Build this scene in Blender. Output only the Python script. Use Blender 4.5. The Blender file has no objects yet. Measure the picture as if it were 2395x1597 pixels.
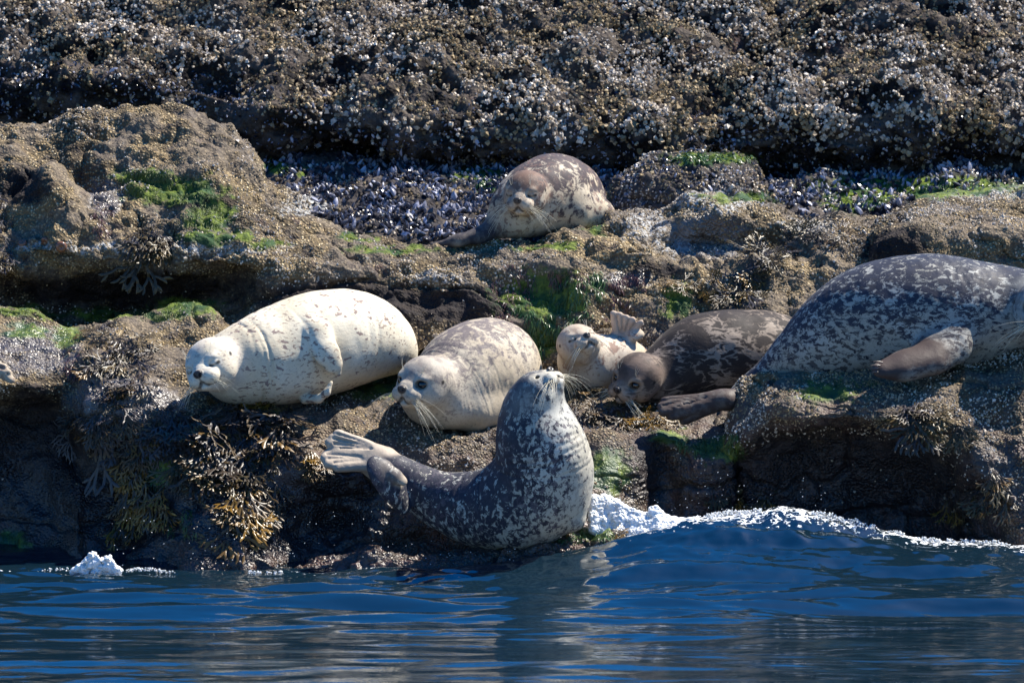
import bpy, math, random, time
import numpy as np
from mathutils import Vector, Matrix
import openvdb as vdb
T0 = time.time()
random.seed(7)
RNG = np.random.default_rng(11)

# ------------------------------------------------------------------ camera, sky, sun, exposure
scene = bpy.context.scene
CAM_H, PITCH = 3.4, math.atan(0.096)
cam_data = bpy.data.cameras.new("camera")
cam = bpy.data.objects.new("camera", cam_data)
scene.collection.objects.link(cam)
cam.location = (0.0, -25.0, CAM_H)
cam.rotation_euler = (math.pi / 2 - PITCH, 0, 0)
cam_data.lens = 180.0
cam_data.sensor_width = 36.0
cam_data.clip_start = 0.5
cam_data.clip_end = 2000.0
cam_data.dof.use_dof = True
cam_data.dof.focus_distance = 24.9
cam_data.dof.aperture_fstop = 5.6
scene.camera = cam

SUN = Vector((0.52, 0.27, 0.81)).normalized()
world = bpy.data.worlds.new("World")
scene.world = world
world.use_nodes = True
wn = world.node_tree.nodes
wl = world.node_tree.links
wn.clear()
sky = wn.new("ShaderNodeTexSky")
sky.sky_type = 'NISHITA'
sky.sun_disc = False
sky.sun_elevation = math.asin(SUN.z)
sky.sun_rotation = math.atan2(SUN.x, SUN.y)
sky.air_density = 1.0
sky.dust_density = 0.3
sky.ozone_density = 5.0
bg = wn.new("ShaderNodeBackground")
bg.inputs["Strength"].default_value = 0.088
wo = wn.new("ShaderNodeOutputWorld")
hs = wn.new("ShaderNodeHueSaturation")          # a clear, deeply blue day
hs.inputs["Saturation"].default_value = 1.4
hs.inputs["Hue"].default_value = 0.507
wl.new(sky.outputs[0], hs.inputs["Color"])
wl.new(hs.outputs[0], bg.inputs[0])
wl.new(bg.outputs[0], wo.inputs[0])
sun_data = bpy.data.lights.new("sun", 'SUN')
sun_data.energy = 5.0
sun_data.angle = math.radians(0.5)
sun_data.color = (1.0, 0.935, 0.82)
sun = bpy.data.objects.new("sun", sun_data)
sun.rotation_euler = SUN.to_track_quat('Z', 'Y').to_euler()
sun.location = (6, 2, 12)
scene.collection.objects.link(sun)
scene.view_settings.view_transform = 'Standard'
scene.view_settings.look = 'None'
scene.view_settings.gamma = 1.0
scene.view_settings.exposure = 1.0
scene.view_settings.use_curve_mapping = False
scene.render.engine = 'CYCLES'
scene.cycles.max_bounces = 6
scene.cycles.diffuse_bounces = 1
scene.cycles.glossy_bounces = 3

# ------------------------------------------------------------------ picture to place
K = 2395.0 / 2352.0          # rocks are measured on a 2352 px wide view of the photograph
PXS = 36.0 / 2395.0 / 180.0
CP, SP_ = math.cos(PITCH), math.sin(PITCH)
def PA(px, py, Y):
    """points of the place seen at (px,py) of the 2395 px photograph and standing at depth Y"""
    px = np.asarray(px, float); py = np.asarray(py, float); Y = np.asarray(Y, float)
    a = (px - 1197.5) * PXS; b = (798.5 - py) * PXS
    dx, dy, dz = a, CP + b * SP_, -SP_ + b * CP
    t = (Y + 25.0) / dy
    return np.stack([dx * t, Y + 0 * t, CAM_H + dz * t], -1)
def P(px, py, Y): return PA(px, py, Y)
def project(p):
    q = p - np.array([0, -25.0, CAM_H])
    f = q[..., 1] * CP - q[..., 2] * SP_
    u = q[..., 1] * SP_ + q[..., 2] * CP
    return 1197.5 + q[..., 0] / f / PXS, 798.5 - u / f / PXS, f
U = PXS * 25.0 * 1.0          # metres per photo pixel at the seals

# ------------------------------------------------------------------ noise
_perm = np.random.default_rng(3).permutation(256).astype(np.int64)
_perm = np.concatenate([_perm, _perm, _perm])
_g = np.random.default_rng(4).normal(size=(256, 3)); _g /= np.linalg.norm(_g, axis=1)[:, None]
def perlin(p):
    i = np.floor(p).astype(np.int64); f = p - i; i &= 255
    u = f * f * f * (f * (f * 6 - 15) + 10)
    out = 0
    for dx in (0, 1):
        wx = u[..., 0] if dx else 1 - u[..., 0]
        a = _perm[(i[..., 0] + dx) & 255]
        for dy in (0, 1):
            wy = u[..., 1] if dy else 1 - u[..., 1]
            b = _perm[a + ((i[..., 1] + dy) & 255)]
            for dz in (0, 1):
                wz = u[..., 2] if dz else 1 - u[..., 2]
                g = _g[_perm[b + ((i[..., 2] + dz) & 255)] & 255]
                d = g[..., 0] * (f[..., 0] - dx) + g[..., 1] * (f[..., 1] - dy) + g[..., 2] * (f[..., 2] - dz)
                out = out + wx * wy * wz * d
    return out * 1.6
def fbm(p, octv=4, gain=0.5):
    s = 0; a = 1.0
    for o in range(octv):
        s = s + a * perlin(p * (2.03 ** o) + 17.3 * o); a *= gain
    return s
def ridged(p, octv=3):
    s = 0; a = 1.0
    for o in range(octv):
        s = s + a * (1 - 2 * np.abs(perlin(p * (2.1 ** o) + 9.1 * o))); a *= 0.5
    return s
def sstep(a, b, x):
    t = np.clip((x - a) / (b - a), 0, 1); return t * t * (3 - 2 * t)
def pchip(xs, ys, x):
    xs = np.asarray(xs, float); ys = np.asarray(ys, float)
    h = np.diff(xs); d = np.diff(ys, axis=0) / (h[:, None] if ys.ndim > 1 else h)
    m = np.zeros_like(ys)
    m[0], m[-1] = d[0], d[-1]
    if len(xs) > 2:
        dd = d[:-1] * d[1:]
        m[1:-1] = np.where(dd > 0, 2 * dd / (d[:-1] + d[1:] + 1e-12 * np.sign(d[:-1] + d[1:] + 1e-30)), 0)
    i = np.clip(np.searchsorted(xs, x) - 1, 0, len(xs) - 2)
    t = (x - xs[i]) / h[i]; hh = h[i]
    if ys.ndim > 1: t = t[:, None]; hh = hh[:, None]
    t = np.clip(t, 0, 1)
    return ((2*t**3-3*t**2+1)*ys[i] + (t**3-2*t**2+t)*hh*m[i] + (-2*t**3+3*t**2)*ys[i+1] + (t**3-t**2)*hh*m[i+1])

# ------------------------------------------------------------------ mesh and node helpers
def mk_mesh(name, V, F, smooth=True):
    """V (n,3); F (m,3) or (m,4) or a list of such arrays"""
    if isinstance(F, np.ndarray): F = [F]
    me = bpy.data.meshes.new(name)
    V = np.asarray(V, np.float32)
    me.vertices.add(len(V)); me.vertices.foreach_set("co", V.ravel())
    li = np.concatenate([f.ravel() for f in F]).astype(np.int32)
    cnt = np.concatenate([np.full(len(f), f.shape[1]) for f in F]).astype(np.int32)
    st = np.concatenate([[0], np.cumsum(cnt)[:-1]]).astype(np.int32)
    me.loops.add(len(li)); me.loops.foreach_set("vertex_index", li)
    me.polygons.add(len(cnt)); me.polygons.foreach_set("loop_start", st); me.polygons.foreach_set("loop_total", cnt)
    me.update(calc_edges=True)
    me.polygons.foreach_set("use_smooth", np.full(len(cnt), smooth))
    return me
def attr_f(me, name, vals):
    a = me.attributes.new(name, 'FLOAT', 'POINT'); a.data.foreach_set("value", np.asarray(vals, np.float32).ravel())
def attr_v(me, name, vals):
    a = me.attributes.new(name, 'FLOAT_VECTOR', 'POINT'); a.data.foreach_set("vector", np.asarray(vals, np.float32).ravel())
def link(name, me, mat=None, parent=None, **props):
    o = bpy.data.objects.new(name, me); scene.collection.objects.link(o)
    if mat is not None and me is not None and len(me.materials) == 0: me.materials.append(mat)
    if parent is not None: o.parent = parent
    for k, v in props.items():
        if v is not None: o[k] = v
    return o
def empty(name, loc, **props):
    o = bpy.data.objects.new(name, None); o.location = loc; o.empty_display_size = 0.1
    scene.collection.objects.link(o)
    for k, v in props.items():
        if v is not None: o[k] = v
    return o

class NT:
    def __init__(s, name):
        s.m = bpy.data.materials.new(name); s.m.use_nodes = True
        s.t = s.m.node_tree; s.n = s.t.nodes; s.l = s.t.links; s.n.clear()
        s.out = s.n.new("ShaderNodeOutputMaterial")
        s.b = s.n.new("ShaderNodeBsdfPrincipled"); s.l.new(s.b.outputs[0], s.out.inputs[0])
        s.tc = s.n.new("ShaderNodeTexCoord")
    def set(s, k, v):
        i = s.b.inputs[k]
        if isinstance(v, bpy.types.NodeSocket): s.l.new(v, i)
        else: i.default_value = v
    def put(s, i, v):
        if isinstance(v, bpy.types.NodeSocket): s.l.new(v, i)
        elif v is not None: i.default_value = v
    def attr(s, name, out="Fac"):
        a = s.n.new("ShaderNodeAttribute"); a.attribute_name = name; return a.outputs[out]
    def noise(s, scale, detail=3, rough=.55, vec=None, dist=0, out="Fac"):
        a = s.n.new("ShaderNodeTexNoise"); a.inputs["Scale"].default_value = scale; a.inputs["Detail"].default_value = detail
        a.inputs["Roughness"].default_value = rough; a.inputs["Distortion"].default_value = dist
        s.l.new(vec or s.tc.outputs["Object"], a.inputs["Vector"]); return a.outputs[out]
    def voro(s, scale, feature='F1', vec=None, out="Distance", rnd=1.0):
        a = s.n.new("ShaderNodeTexVoronoi"); a.feature = feature; a.inputs["Scale"].default_value = scale
        a.inputs["Randomness"].default_value = rnd
        s.l.new(vec or s.tc.outputs["Object"], a.inputs["Vector"]); return a.outputs[out]
    def math(s, op, a, b=None, c=None, clamp=False):
        m = s.n.new("ShaderNodeMath"); m.operation = op; m.use_clamp = clamp
        s.put(m.inputs[0], a); s.put(m.inputs[1], b)
        if c is not None: s.put(m.inputs[2], c)
        return m.outputs[0]
    def ramp(s, v, a, b, lo=0.0, hi=1.0):
        m = s.n.new("ShaderNodeMapRange"); m.interpolation_type = 'SMOOTHSTEP'
        s.put(m.inputs[0], v); s.put(m.inputs[1], a); s.put(m.inputs[2], b); s.put(m.inputs[3], lo); s.put(m.inputs[4], hi)
        return m.outputs[0]
    def mix(s, f, a, b, mode='MIX'):
        m = s.n.new("ShaderNodeMix"); m.data_type = 'RGBA'; m.blend_type = mode
        s.put(m.inputs[0], f)
        for i, v in ((6, a), (7, b)):
            if isinstance(v, bpy.types.NodeSocket): s.l.new(v, m.inputs[i])
            else: m.inputs[i].default_value = (*v, 1) if len(v) == 3 else v
        return m.outputs[2]
    def stretch(s, sx, sy, sz, rot=(0, 0, 0), vec=None):
        m = s.n.new("ShaderNodeMapping"); m.inputs["Scale"].default_value = (sx, sy, sz); m.inputs["Rotation"].default_value = rot
        s.l.new(vec or s.tc.outputs["Object"], m.inputs["Vector"]); return m.outputs[0]
    def bump(s, h, strength, dist, normal=None):
        m = s.n.new("ShaderNodeBump"); m.inputs["Strength"].default_value = strength; m.inputs["Distance"].default_value = dist
        s.l.new(h, m.inputs["Height"])
        if normal is not None: s.l.new(normal, m.inputs["Normal"])
        s.l.new(m.outputs[0], s.b.inputs["Normal"]); return m.outputs[0]
# ------------------------------------------------------------------ rock layers
# masks painted in picture position but stored on the surface: (x, y, rx, ry) on the 2352 px view
GREEN = [(400,440,120,32),(480,500,62,38),(330,405,70,16),(560,545,26,16),(800,545,26,10),(870,880,65,34),(430,708,75,22),(40,716,70,16),(155,775,32,32),(250,724,240,9),(60,760,60,18),(620,560,60,10),(900,575,120,7),(1250,565,90,9),(480,545,90,14),
         (1640,365,110,16),(1900,905,75,30),(1645,1032,62,26),(1400,1085,50,60),(2100,430,260,26),(1960,460,80,25),(1090,400,60,22),(640,385,35,16),(700,395,20,8),
         (1250,680,110,60),(1240,780,50,50),(1370,525,30,14),(1700,452,90,12),(20,1265,45,50),(1540,1005,40,20),(1390,1225,60,16),(350,1085,60,40),(420,700,60,18),(850,548,30,8),(1560,690,40,40),(280,720,120,8)]
WETS = [(80,800,110,60),(280,930,130,70),(1620,540,90,50),(640,1170,260,110),(240,455,40,40),(1450,640,60,20)]
WHITE = [(1650,460,110,28),(1480,520,60,40),(2250,440,130,22),(700,470,60,25),(1850,520,60,18),(340,570,300,12),(1000,640,60,12),(1600,560,110,30)]
DARK = [(1000,700,330,45),(1500,620,70,22),(440,455,110,25),(60,430,60,40),(1930,1090,330,110),(80,1060,120,200),(600,1200,330,80),(290,665,330,48),(1700,1110,60,90),(300,1150,160,130),(1490,1070,50,90),(780,1130,110,60),(820,690,260,45),(2060,570,90,50)]  # undercut and shaded faces, darkened in colour to deepen their shade
def blobs(lst, X, Y_, soft=1.0):
    m = np.zeros_like(X)
    for (x, y, rx, ry) in lst:
        m = np.maximum(m, np.exp(-(((X - x) / rx) ** 2 + ((Y_ - y) / ry) ** 2) ** 1.3 * 0.8))
    return m
LAYERS = []
def rock_layer(name, table, mat, step=3.6, amp=(.05, .03, .012, .006), seed=0.0, ridge=0.0, freq=1.0, parent=None, groove=0.0, crack=1.0, **props):
    xs = sorted(table)
    nr = len(table[xs[0]])
    T = np.array([table[x] for x in xs], float)          # stations, rows, 2
    x = np.arange(xs[0], xs[-1] + 1, step)
    rows = np.stack([pchip(xs, T[:, r, :], x) for r in range(nr)], 1)   # nx, nr, 2
    # add a little natural wander to the rows
    W = np.stack([x / 90.0, x * 0 + seed, x * 0], -1)
    for r in range(nr):
        w = fbm(np.stack([x / 85.0, np.full_like(x, r * 7.7 + seed), np.zeros_like(x)], -1), 4, .55)
        rows[:, r, 0] += w * 7.0
        w = fbm(np.stack([x / 140.0, np.full_like(x, r * 3.3 + seed + 50), np.zeros_like(x)], -1), 3)
        rows[:, r, 1] += w * 0.03
    world_rows = np.stack([PA(x * K, rows[:, r, 0] * K, rows[:, r, 1]) for r in range(nr)], 1)
    seg = np.linalg.norm(np.diff(world_rows, axis=1), axis=2)
    L = np.percentile(seg, 75, axis=0)
    vs = [0.0]
    for r in range(nr - 1):
        n = max(3, int(L[r] / (step * K * U)))
        vs += list(np.linspace(r, r + 1, n + 1)[1:])
    vs = np.array(vs)
    R = rows.transpose(1, 0, 2).reshape(nr, -1)
    full = pchip(np.arange(nr), R, vs).reshape(len(vs), len(x), 2)
    pos = PA(np.broadcast_to(x, full.shape[:2]) * K, full[..., 0] * K, full[..., 1])
    nv, nx = pos.shape[:2]
    def normals(p):
        du = np.gradient(p, axis=1); dv = np.gradient(p, axis=0)
        n = np.cross(dv, du)
        return n / (np.linalg.norm(n, axis=2, keepdims=True) + 1e-9)
    n = normals(pos)
    if n[..., 1].mean() > 0: n = -n
    q = pos * freq + seed * 3.1
    d = amp[0] * fbm(q * 1.7, 2) + amp[1] * fbm(q * 4.5 + 5, 3) + amp[2] * fbm(q * 16 + 9, 3)
    if ridge: d = d - ridge * np.clip(ridged(q * np.array([1.3, 1.3, 3.0]) + 2, 3) - 1.05, 0, 1)
    if groove:   # weathered bedding: uneven near-horizontal ledges
        zz = q[..., 2] * 9 + 1.5 * fbm(q * 1.2, 3)
        d = d + groove * (np.abs((zz % 1.0) - .5) * 2 - .5) * sstep(-.3, .4, fbm(q * 2.2 + 30, 2))
    ck = np.abs(perlin(q * np.array([1.1, 1.1, 2.6]) + .12 * perlin(q * 8)[..., None] + 61))
    ck2 = np.abs(perlin(q * np.array([2.6, 2.6, 1.4]) + .12 * perlin(q * 9)[..., None] + 83))
    d = d - .034 * crack * np.exp(-(ck / .024) ** 2) - .020 * crack * np.exp(-(ck2 / .02) ** 2) * sstep(0, .3, perlin(q * 1.5 + 9))
    pos = pos + n * d[..., None]
    n = normals(pos)
    if n[..., 1].mean() > 0: n = -n
    pos = pos + n * (amp[3] * fbm(pos * 60, 2) + amp[3] * .9 * np.abs(fbm(pos * 26 + 3, 2)))[..., None]
    n = normals(pos)
    if n[..., 1].mean() > 0: n = -n
    V = pos.reshape(-1, 3)
    i = np.arange(nv * nx).reshape(nv, nx)
    F = np.stack([i[:-1, :-1], i[1:, :-1], i[1:, 1:], i[:-1, 1:]], -1).reshape(-1, 4)
    me = mk_mesh(name, V, F)
    px, py, f = project(V)
    X, Y_ = px / K, py / K
    wob = 14 * perlin(V * 9), 14 * perlin(V * 9 + 40)
    fine = fbm(V * 28, 3)
    attr_f(me, "green", sstep(.30, .75, blobs(GREEN, X + wob[0], Y_ + wob[1]) + fine * .38))
    attr_f(me, "wet", sstep(.25, .7, blobs(WETS, X + wob[0], Y_ + wob[1]) + fine * .2))
    attr_f(me, "white", sstep(.25, .8, blobs(WHITE, X + wob[0], Y_ + wob[1]) + fine * .5))
    attr_f(me, "shade_film", sstep(.2, .8, blobs(DARK, X + wob[0] * 1.5, Y_ + wob[1] * 1.5) + fine * .25))
    attr_f(me, "tide", sstep(1.0, .12, V[:, 2] + .25 * perlin(V * 2.2)))
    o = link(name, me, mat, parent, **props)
    LAYERS.append(dict(name=name, obj=o, pos=pos, n=n, px=px.reshape(nv, nx), py=py.reshape(nv, nx), f=f.reshape(nv, nx)))
    return o
def rockmat(name, tan, brown, dark, speck=70, bumpd=.010, spec=.22, rough=.85, gs=1.0):
    m = NT(name)
    big = m.noise(2.3, 4, .6); mid = m.noise(9, 4, .6); fine = m.noise(55, 3, .6)
    c = m.mix(m.ramp(big, .38, .62), brown, tan)
    c = m.mix(m.ramp(mid, .52, .72), c, dark)
    c = m.mix(m.ramp(m.noise(5.5, 3, .6, vec=m.stretch(1, 1, 1, (1, 2, 3))), .58, .72, 0, .6), c, (.13, .085, .08))
    # barnacle grains
    worn = m.ramp(m.noise(3.1, 3, .6, vec=m.stretch(1, 1, 1.6, (3, 1, 0))), .42, .58)      # 0 = bare worn stone
    c = m.mix(m.ramp(worn, 0, 1, .6, 0), c, m.mix(mid, (.085, .070, .066), (.20, .17, .14)))
    v = m.voro(speck); cell = m.voro(speck, out="Color")
    sep = m.n.new("ShaderNodeSeparateColor"); m.l.new(cell, sep.inputs[0])
    grain = m.math('MULTIPLY', m.ramp(v, .62, .25), m.ramp(sep.outputs[0], .35, .85))
    grain = m.math('MULTIPLY', grain, m.math('MULTIPLY', m.ramp(mid, .68, .42, .1, 1), m.ramp(worn, 0, 1, .25, 1)))
    c = m.mix(m.math('MULTIPLY', grain, .85), c, m.mix(sep.outputs[1], tuple(k * gs for k in (.86, .74, .51)), tuple(k * gs for k in (.54, .39, .19))))
    c = m.mix(m.ramp(v, .42, .68, 0, .8), c, m.mix(.5, c, (.02, .018, .02)))
    w = m.attr("white")
    c = m.mix(m.math('MULTIPLY', w, m.ramp(fine, .42, .58)), c, (.42, .42, .41))
    t = m.attr("tide")
    c = m.mix(m.math('MULTIPLY', t, .82), c, m.mix(m.ramp(mid, .4, .6), (.030, .022, .025), (.065, .030, .028)))
    wt = m.attr("wet")
    c = m.mix(m.math('MULTIPLY', wt, .7), c, m.mix(fine, (.075, .075, .09), (.16, .15, .16)))
    c = m.mix(m.math('MULTIPLY', m.attr("shade_film"), .92), c, m.mix(m.ramp(mid, .4, .6), (.007, .006, .010), (.020, .015, .016)))  # painted shade: near-black over the shaded faces, partly dark algae
    g = m.attr("green")
    gn = m.noise(38, 3, .6)
    gc = m.mix(m.ramp(gn, .35, .65), (.045, .080, .012), (.15, .20, .030))
    gc = m.mix(m.ramp(m.noise(7, 2), .45, .6), gc, (.022, .065, .022))
    c = m.mix(m.math('MULTIPLY', g, .93), c, gc)
    m.set("Base Color", c)
    wetall = m.math('MAXIMUM', m.math('MULTIPLY', t, .75), wt)
    m.set("Roughness", m.ramp(wetall, 0, 1, rough, .28))
    m.set("Specular IOR Level", m.ramp(wetall, 0, 1, spec, .6))
    h = m.math('ADD', m.math('MULTIPLY', m.math('MULTIPLY', m.ramp(v, .7, .1), m.ramp(g, 0, 1, 1, .3)), m.ramp(worn, 0, 1, .3, 1)), m.math('MULTIPLY', fine, .8))
    m.bump(h, .9, bumpd)
    return m.m
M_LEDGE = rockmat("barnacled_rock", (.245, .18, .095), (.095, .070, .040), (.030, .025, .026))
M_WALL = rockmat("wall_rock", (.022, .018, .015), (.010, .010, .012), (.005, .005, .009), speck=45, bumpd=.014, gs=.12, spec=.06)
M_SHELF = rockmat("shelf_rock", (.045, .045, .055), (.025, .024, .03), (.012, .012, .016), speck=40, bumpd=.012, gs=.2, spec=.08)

def same(xs, rows): return {x: rows for x in xs}
wall = {
 -350: [(-420,9.0),(-160,5.6),(-40,4.7),(60,4.1),(140,3.65),(190,3.42),(250,3.50),(330,3.7),(420,3.7)],
 0:    [(-420,9.0),(-160,5.6),(-40,4.7),(60,4.1),(140,3.65),(185,3.42),(250,3.50),(330,3.7),(420,3.7)],
 400:  [(-420,9.0),(-160,5.4),(-40,4.6),(60,4.05),(150,3.6),(215,3.35),(270,3.40),(350,3.6),(450,3.6)],
 700:  [(-420,9.0),(-160,5.2),(-40,4.5),(70,3.95),(190,3.4),(280,3.05),(330,3.08),(385,3.4),(480,3.5)],
 1050: [(-420,9.0),(-160,5.2),(-40,4.5),(80,3.9),(200,3.35),(300,2.98),(340,3.0),(390,3.4),(480,3.5)],
 1400: [(-420,9.0),(-160,5.2),(-40,4.5),(80,3.95),(190,3.4),(300,3.0),(345,3.05),(400,3.4),(490,3.5)],
 1800: [(-420,9.0),(-160,5.3),(-40,4.6),(80,4.0),(180,3.55),(290,3.2),(345,3.2),(425,3.5),(520,3.6)],
 2100: [(-420,9.0),(-160,5.3),(-40,4.6),(80,4.0),(190,3.5),(290,3.2),(345,3.25),(430,3.5),(520,3.6)],
 2750: [(-420,9.0),(-160,5.3),(-40,4.6),(90,4.0),(220,3.4),(300,3.1),(350,3.2),(430,3.5),(520,3.6)]}
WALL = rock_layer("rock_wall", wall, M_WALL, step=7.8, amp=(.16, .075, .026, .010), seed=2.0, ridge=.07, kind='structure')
shelf = {
 500:  [(350,3.6),(372,3.2),(430,2.7),(490,2.3),(550,1.95),(640,1.6)],
 1150: [(350,3.6),(374,3.2),(430,2.75),(490,2.35),(555,1.95),(640,1.6)],
 1500: [(380,3.6),(400,3.2),(440,2.85),(490,2.5),(540,2.1),(640,1.7)],
 1800: [(395,3.6),(412,3.2),(440,2.9),(480,2.6),(530,2.2),(640,1.8)],
 2600: [(380,3.6),(400,3.2),(430,2.9),(470,2.6),(520,2.2),(640,1.8)]}
SHELF = rock_layer("mussel_shelf", shelf, M_SHELF, step=6.5, amp=(.05, .04, .02, .01), seed=5.0, kind='structure')
mound = {
 1385: [(470,2.7),(455,2.55),(462,2.5),(475,2.45),(500,2.4),(560,2.3)],
 1430: [(470,2.8),(398,2.6),(415,2.45),(440,2.3),(480,2.25),(560,2.2)],
 1500: [(450,2.8),(358,2.6),(380,2.4),(415,2.2),(470,2.1),(560,2.1)],
 1560: [(440,2.8),(345,2.6),(368,2.4),(400,2.15),(470,2.05),(560,2.1)],
 1660: [(440,2.8),(352,2.6),(375,2.4),(405,2.15),(470,2.05),(560,2.1)],
 1720: [(450,2.8),(372,2.6),(392,2.4),(420,2.2),(480,2.1),(560,2.1)],
 1750: [(460,2.8),(408,2.55),(425,2.45),(450,2.3),(490,2.2),(560,2.15)],
 1768: [(475,2.75),(462,2.5),(470,2.48),(480,2.45),(510,2.4),(560,2.3)]}
MOUND = rock_layer("mussel_mound", mound, M_SHELF, step=4.5, amp=(.02, .03, .02, .01), seed=8.0, kind='structure')
upper = {
 -250: [(350,2.6),(290,2.0),(380,1.6),(480,1.32),(565,1.05),(620,1.0),(690,1.22),(800,1.45)],
 0:    [(350,2.6),(284,2.0),(380,1.6),(480,1.34),(565,1.05),(620,.98),(690,1.22),(800,1.42)],
 90:   [(350,2.6),(281,2.0),(375,1.6),(455,1.32),(560,1.02),(612,.95),(690,1.22),(800,1.42)],
 135:  [(345,2.6),(262,2.0),(360,1.62),(440,1.28),(540,1.05),(606,.95),(690,1.24),(800,1.42)],
 175:  [(340,2.6),(244,2.0),(350,1.65),(450,1.36),(548,1.05),(604,.94),(690,1.26),(800,1.42)],
 350:  [(345,2.6),(246,2.0),(360,1.58),(465,1.2),(530,1.04),(596,.90),(690,1.26),(800,1.42)],
 480:  [(360,2.5),(266,1.95),(375,1.52),(470,1.14),(545,.95),(598,.86),(685,1.2),(800,1.35)],
 560:  [(400,2.4),(318,1.9),(410,1.5),(480,1.16),(560,.95),(606,.86),(655,1.0),(780,.98)],
 592:  [(450,2.3),(385,1.8),(450,1.45),(505,1.18),(565,.97),(606,.88),(645,.9),(780,.85)],
 640:  [(490,2.2),(432,1.75),(475,1.42),(520,1.2),(570,1.0),(608,.88),(650,.85),(785,.68)],
 700:  [(530,2.1),(474,1.7),(505,1.4),(540,1.2),(577,1.02),(612,.9),(660,.82),(790,.62)],
 750:  [(570,2.0),(516,1.62),(535,1.4),(560,1.2),(585,1.0),(615,.88),(660,.82),(795,.6)],
 800:  [(590,2.0),(548,1.55),(560,1.38),(576,1.2),(594,1.0),(620,.88),(665,.82),(800,.6)],
 1000: [(600,1.9),(562,1.5),(574,1.34),(590,1.15),(606,1.0),(628,.9),(675,.82),(800,.6)],
 1190: [(600,1.9),(553,1.35),(565,1.22),(585,1.06),(612,.96),(655,.88),(725,.78),(830,.6)],
 1300: [(580,1.95),(528,1.42),(548,1.25),(580,1.06),(612,.98),(655,.9),(730,.78),(850,.6)],
 1400: [(560,2.0),(508,1.5),(535,1.28),(575,1.05),(610,1.0),(655,.88),(730,.78),(850,.6)],
 1480: [(540,2.0),(480,1.6),(525,1.33),(570,1.08),(602,1.05),(655,.88),(730,.78),(850,.62)],
 1560: [(510,2.1),(450,1.7),(500,1.38),(555,1.42),(600,1.12),(655,.92),(725,.80),(850,.62)],
 1640: [(505,2.1),(444,1.7),(500,1.38),(560,1.44),(600,1.12),(655,.92),(725,.80),(850,.62)],
 1760: [(530,2.1),(470,1.7),(512,1.4),(565,1.40),(605,1.10),(655,.95),(725,.82),(850,.66)],
 1835: [(550,2.0),(501,1.65),(525,1.42),(570,1.22),(610,1.08),(660,.98),(720,.85),(850,.7)],
 2000: [(550,2.0),(505,1.65),(528,1.42),(570,1.22),(610,1.08),(660,.98),(720,.85),(850,.7)],
 2600: [(550,2.0),(505,1.65),(528,1.42),(570,1.22),(610,1.08),(660,.98),(720,.85),(850,.7)]}
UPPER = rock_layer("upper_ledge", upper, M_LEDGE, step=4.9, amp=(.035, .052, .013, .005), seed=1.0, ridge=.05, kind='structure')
boulder = {
 1948: [(660,1.5),(640,1.36),(650,1.3),(665,1.26),(690,1.24),(780,1.24)],
 1966: [(640,1.7),(600,1.38),(615,1.28),(635,1.18),(680,1.12),(780,1.12)],
 1985: [(620,1.8),(548,1.42),(572,1.25),(600,1.10),(660,1.02),(780,1.02)],
 2010: [(600,1.9),(506,1.5),(530,1.25),(560,1.05),(640,.96),(780,.98)],
 2060: [(580,1.95),(479,1.6),(510,1.28),(540,1.02),(630,.95),(780,.98)],
 2125: [(560,2.0),(446,1.75),(495,1.3),(530,1.02),(630,.96),(780,.98)],
 2200: [(550,2.1),(433,1.85),(490,1.35),(530,1.05),(630,.98),(780,.98)],
 2352: [(550,2.1),(436,1.85),(490,1.35),(530,1.08),(630,1.0),(780,.98)],
 2650: [(560,2.1),(440,1.85),(495,1.35),(540,1.08),(640,1.0),(780,.98)]}
tilted = {
 22:  [(500,1.5),(482,1.36),(492,1.30),(520,1.22),(570,1.15)],
 45:  [(480,1.6),(440,1.42),(462,1.30),(510,1.18),(575,1.05)],
 90:  [(460,1.6),(397,1.46),(425,1.28),(490,1.12),(575,.98)],
 122: [(450,1.6),(378,1.48),(408,1.18),(480,.98),(575,.90)],
 150: [(450,1.6),(392,1.46),(420,1.16),(480,.98),(580,.92)],
 200: [(500,1.5),(450,1.36),(470,1.18),(510,1.04),(580,.98)],
 262: [(560,1.4),(528,1.2),(538,1.14),(555,1.08),(590,1.02)]}
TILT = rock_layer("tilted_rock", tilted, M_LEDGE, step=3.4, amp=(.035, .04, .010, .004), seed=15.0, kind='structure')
BOULD = rock_layer("large_boulder", boulder, M_LEDGE, step=4.6, amp=(.02, .025, .007, .004), seed=12.0, kind='structure')
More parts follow.
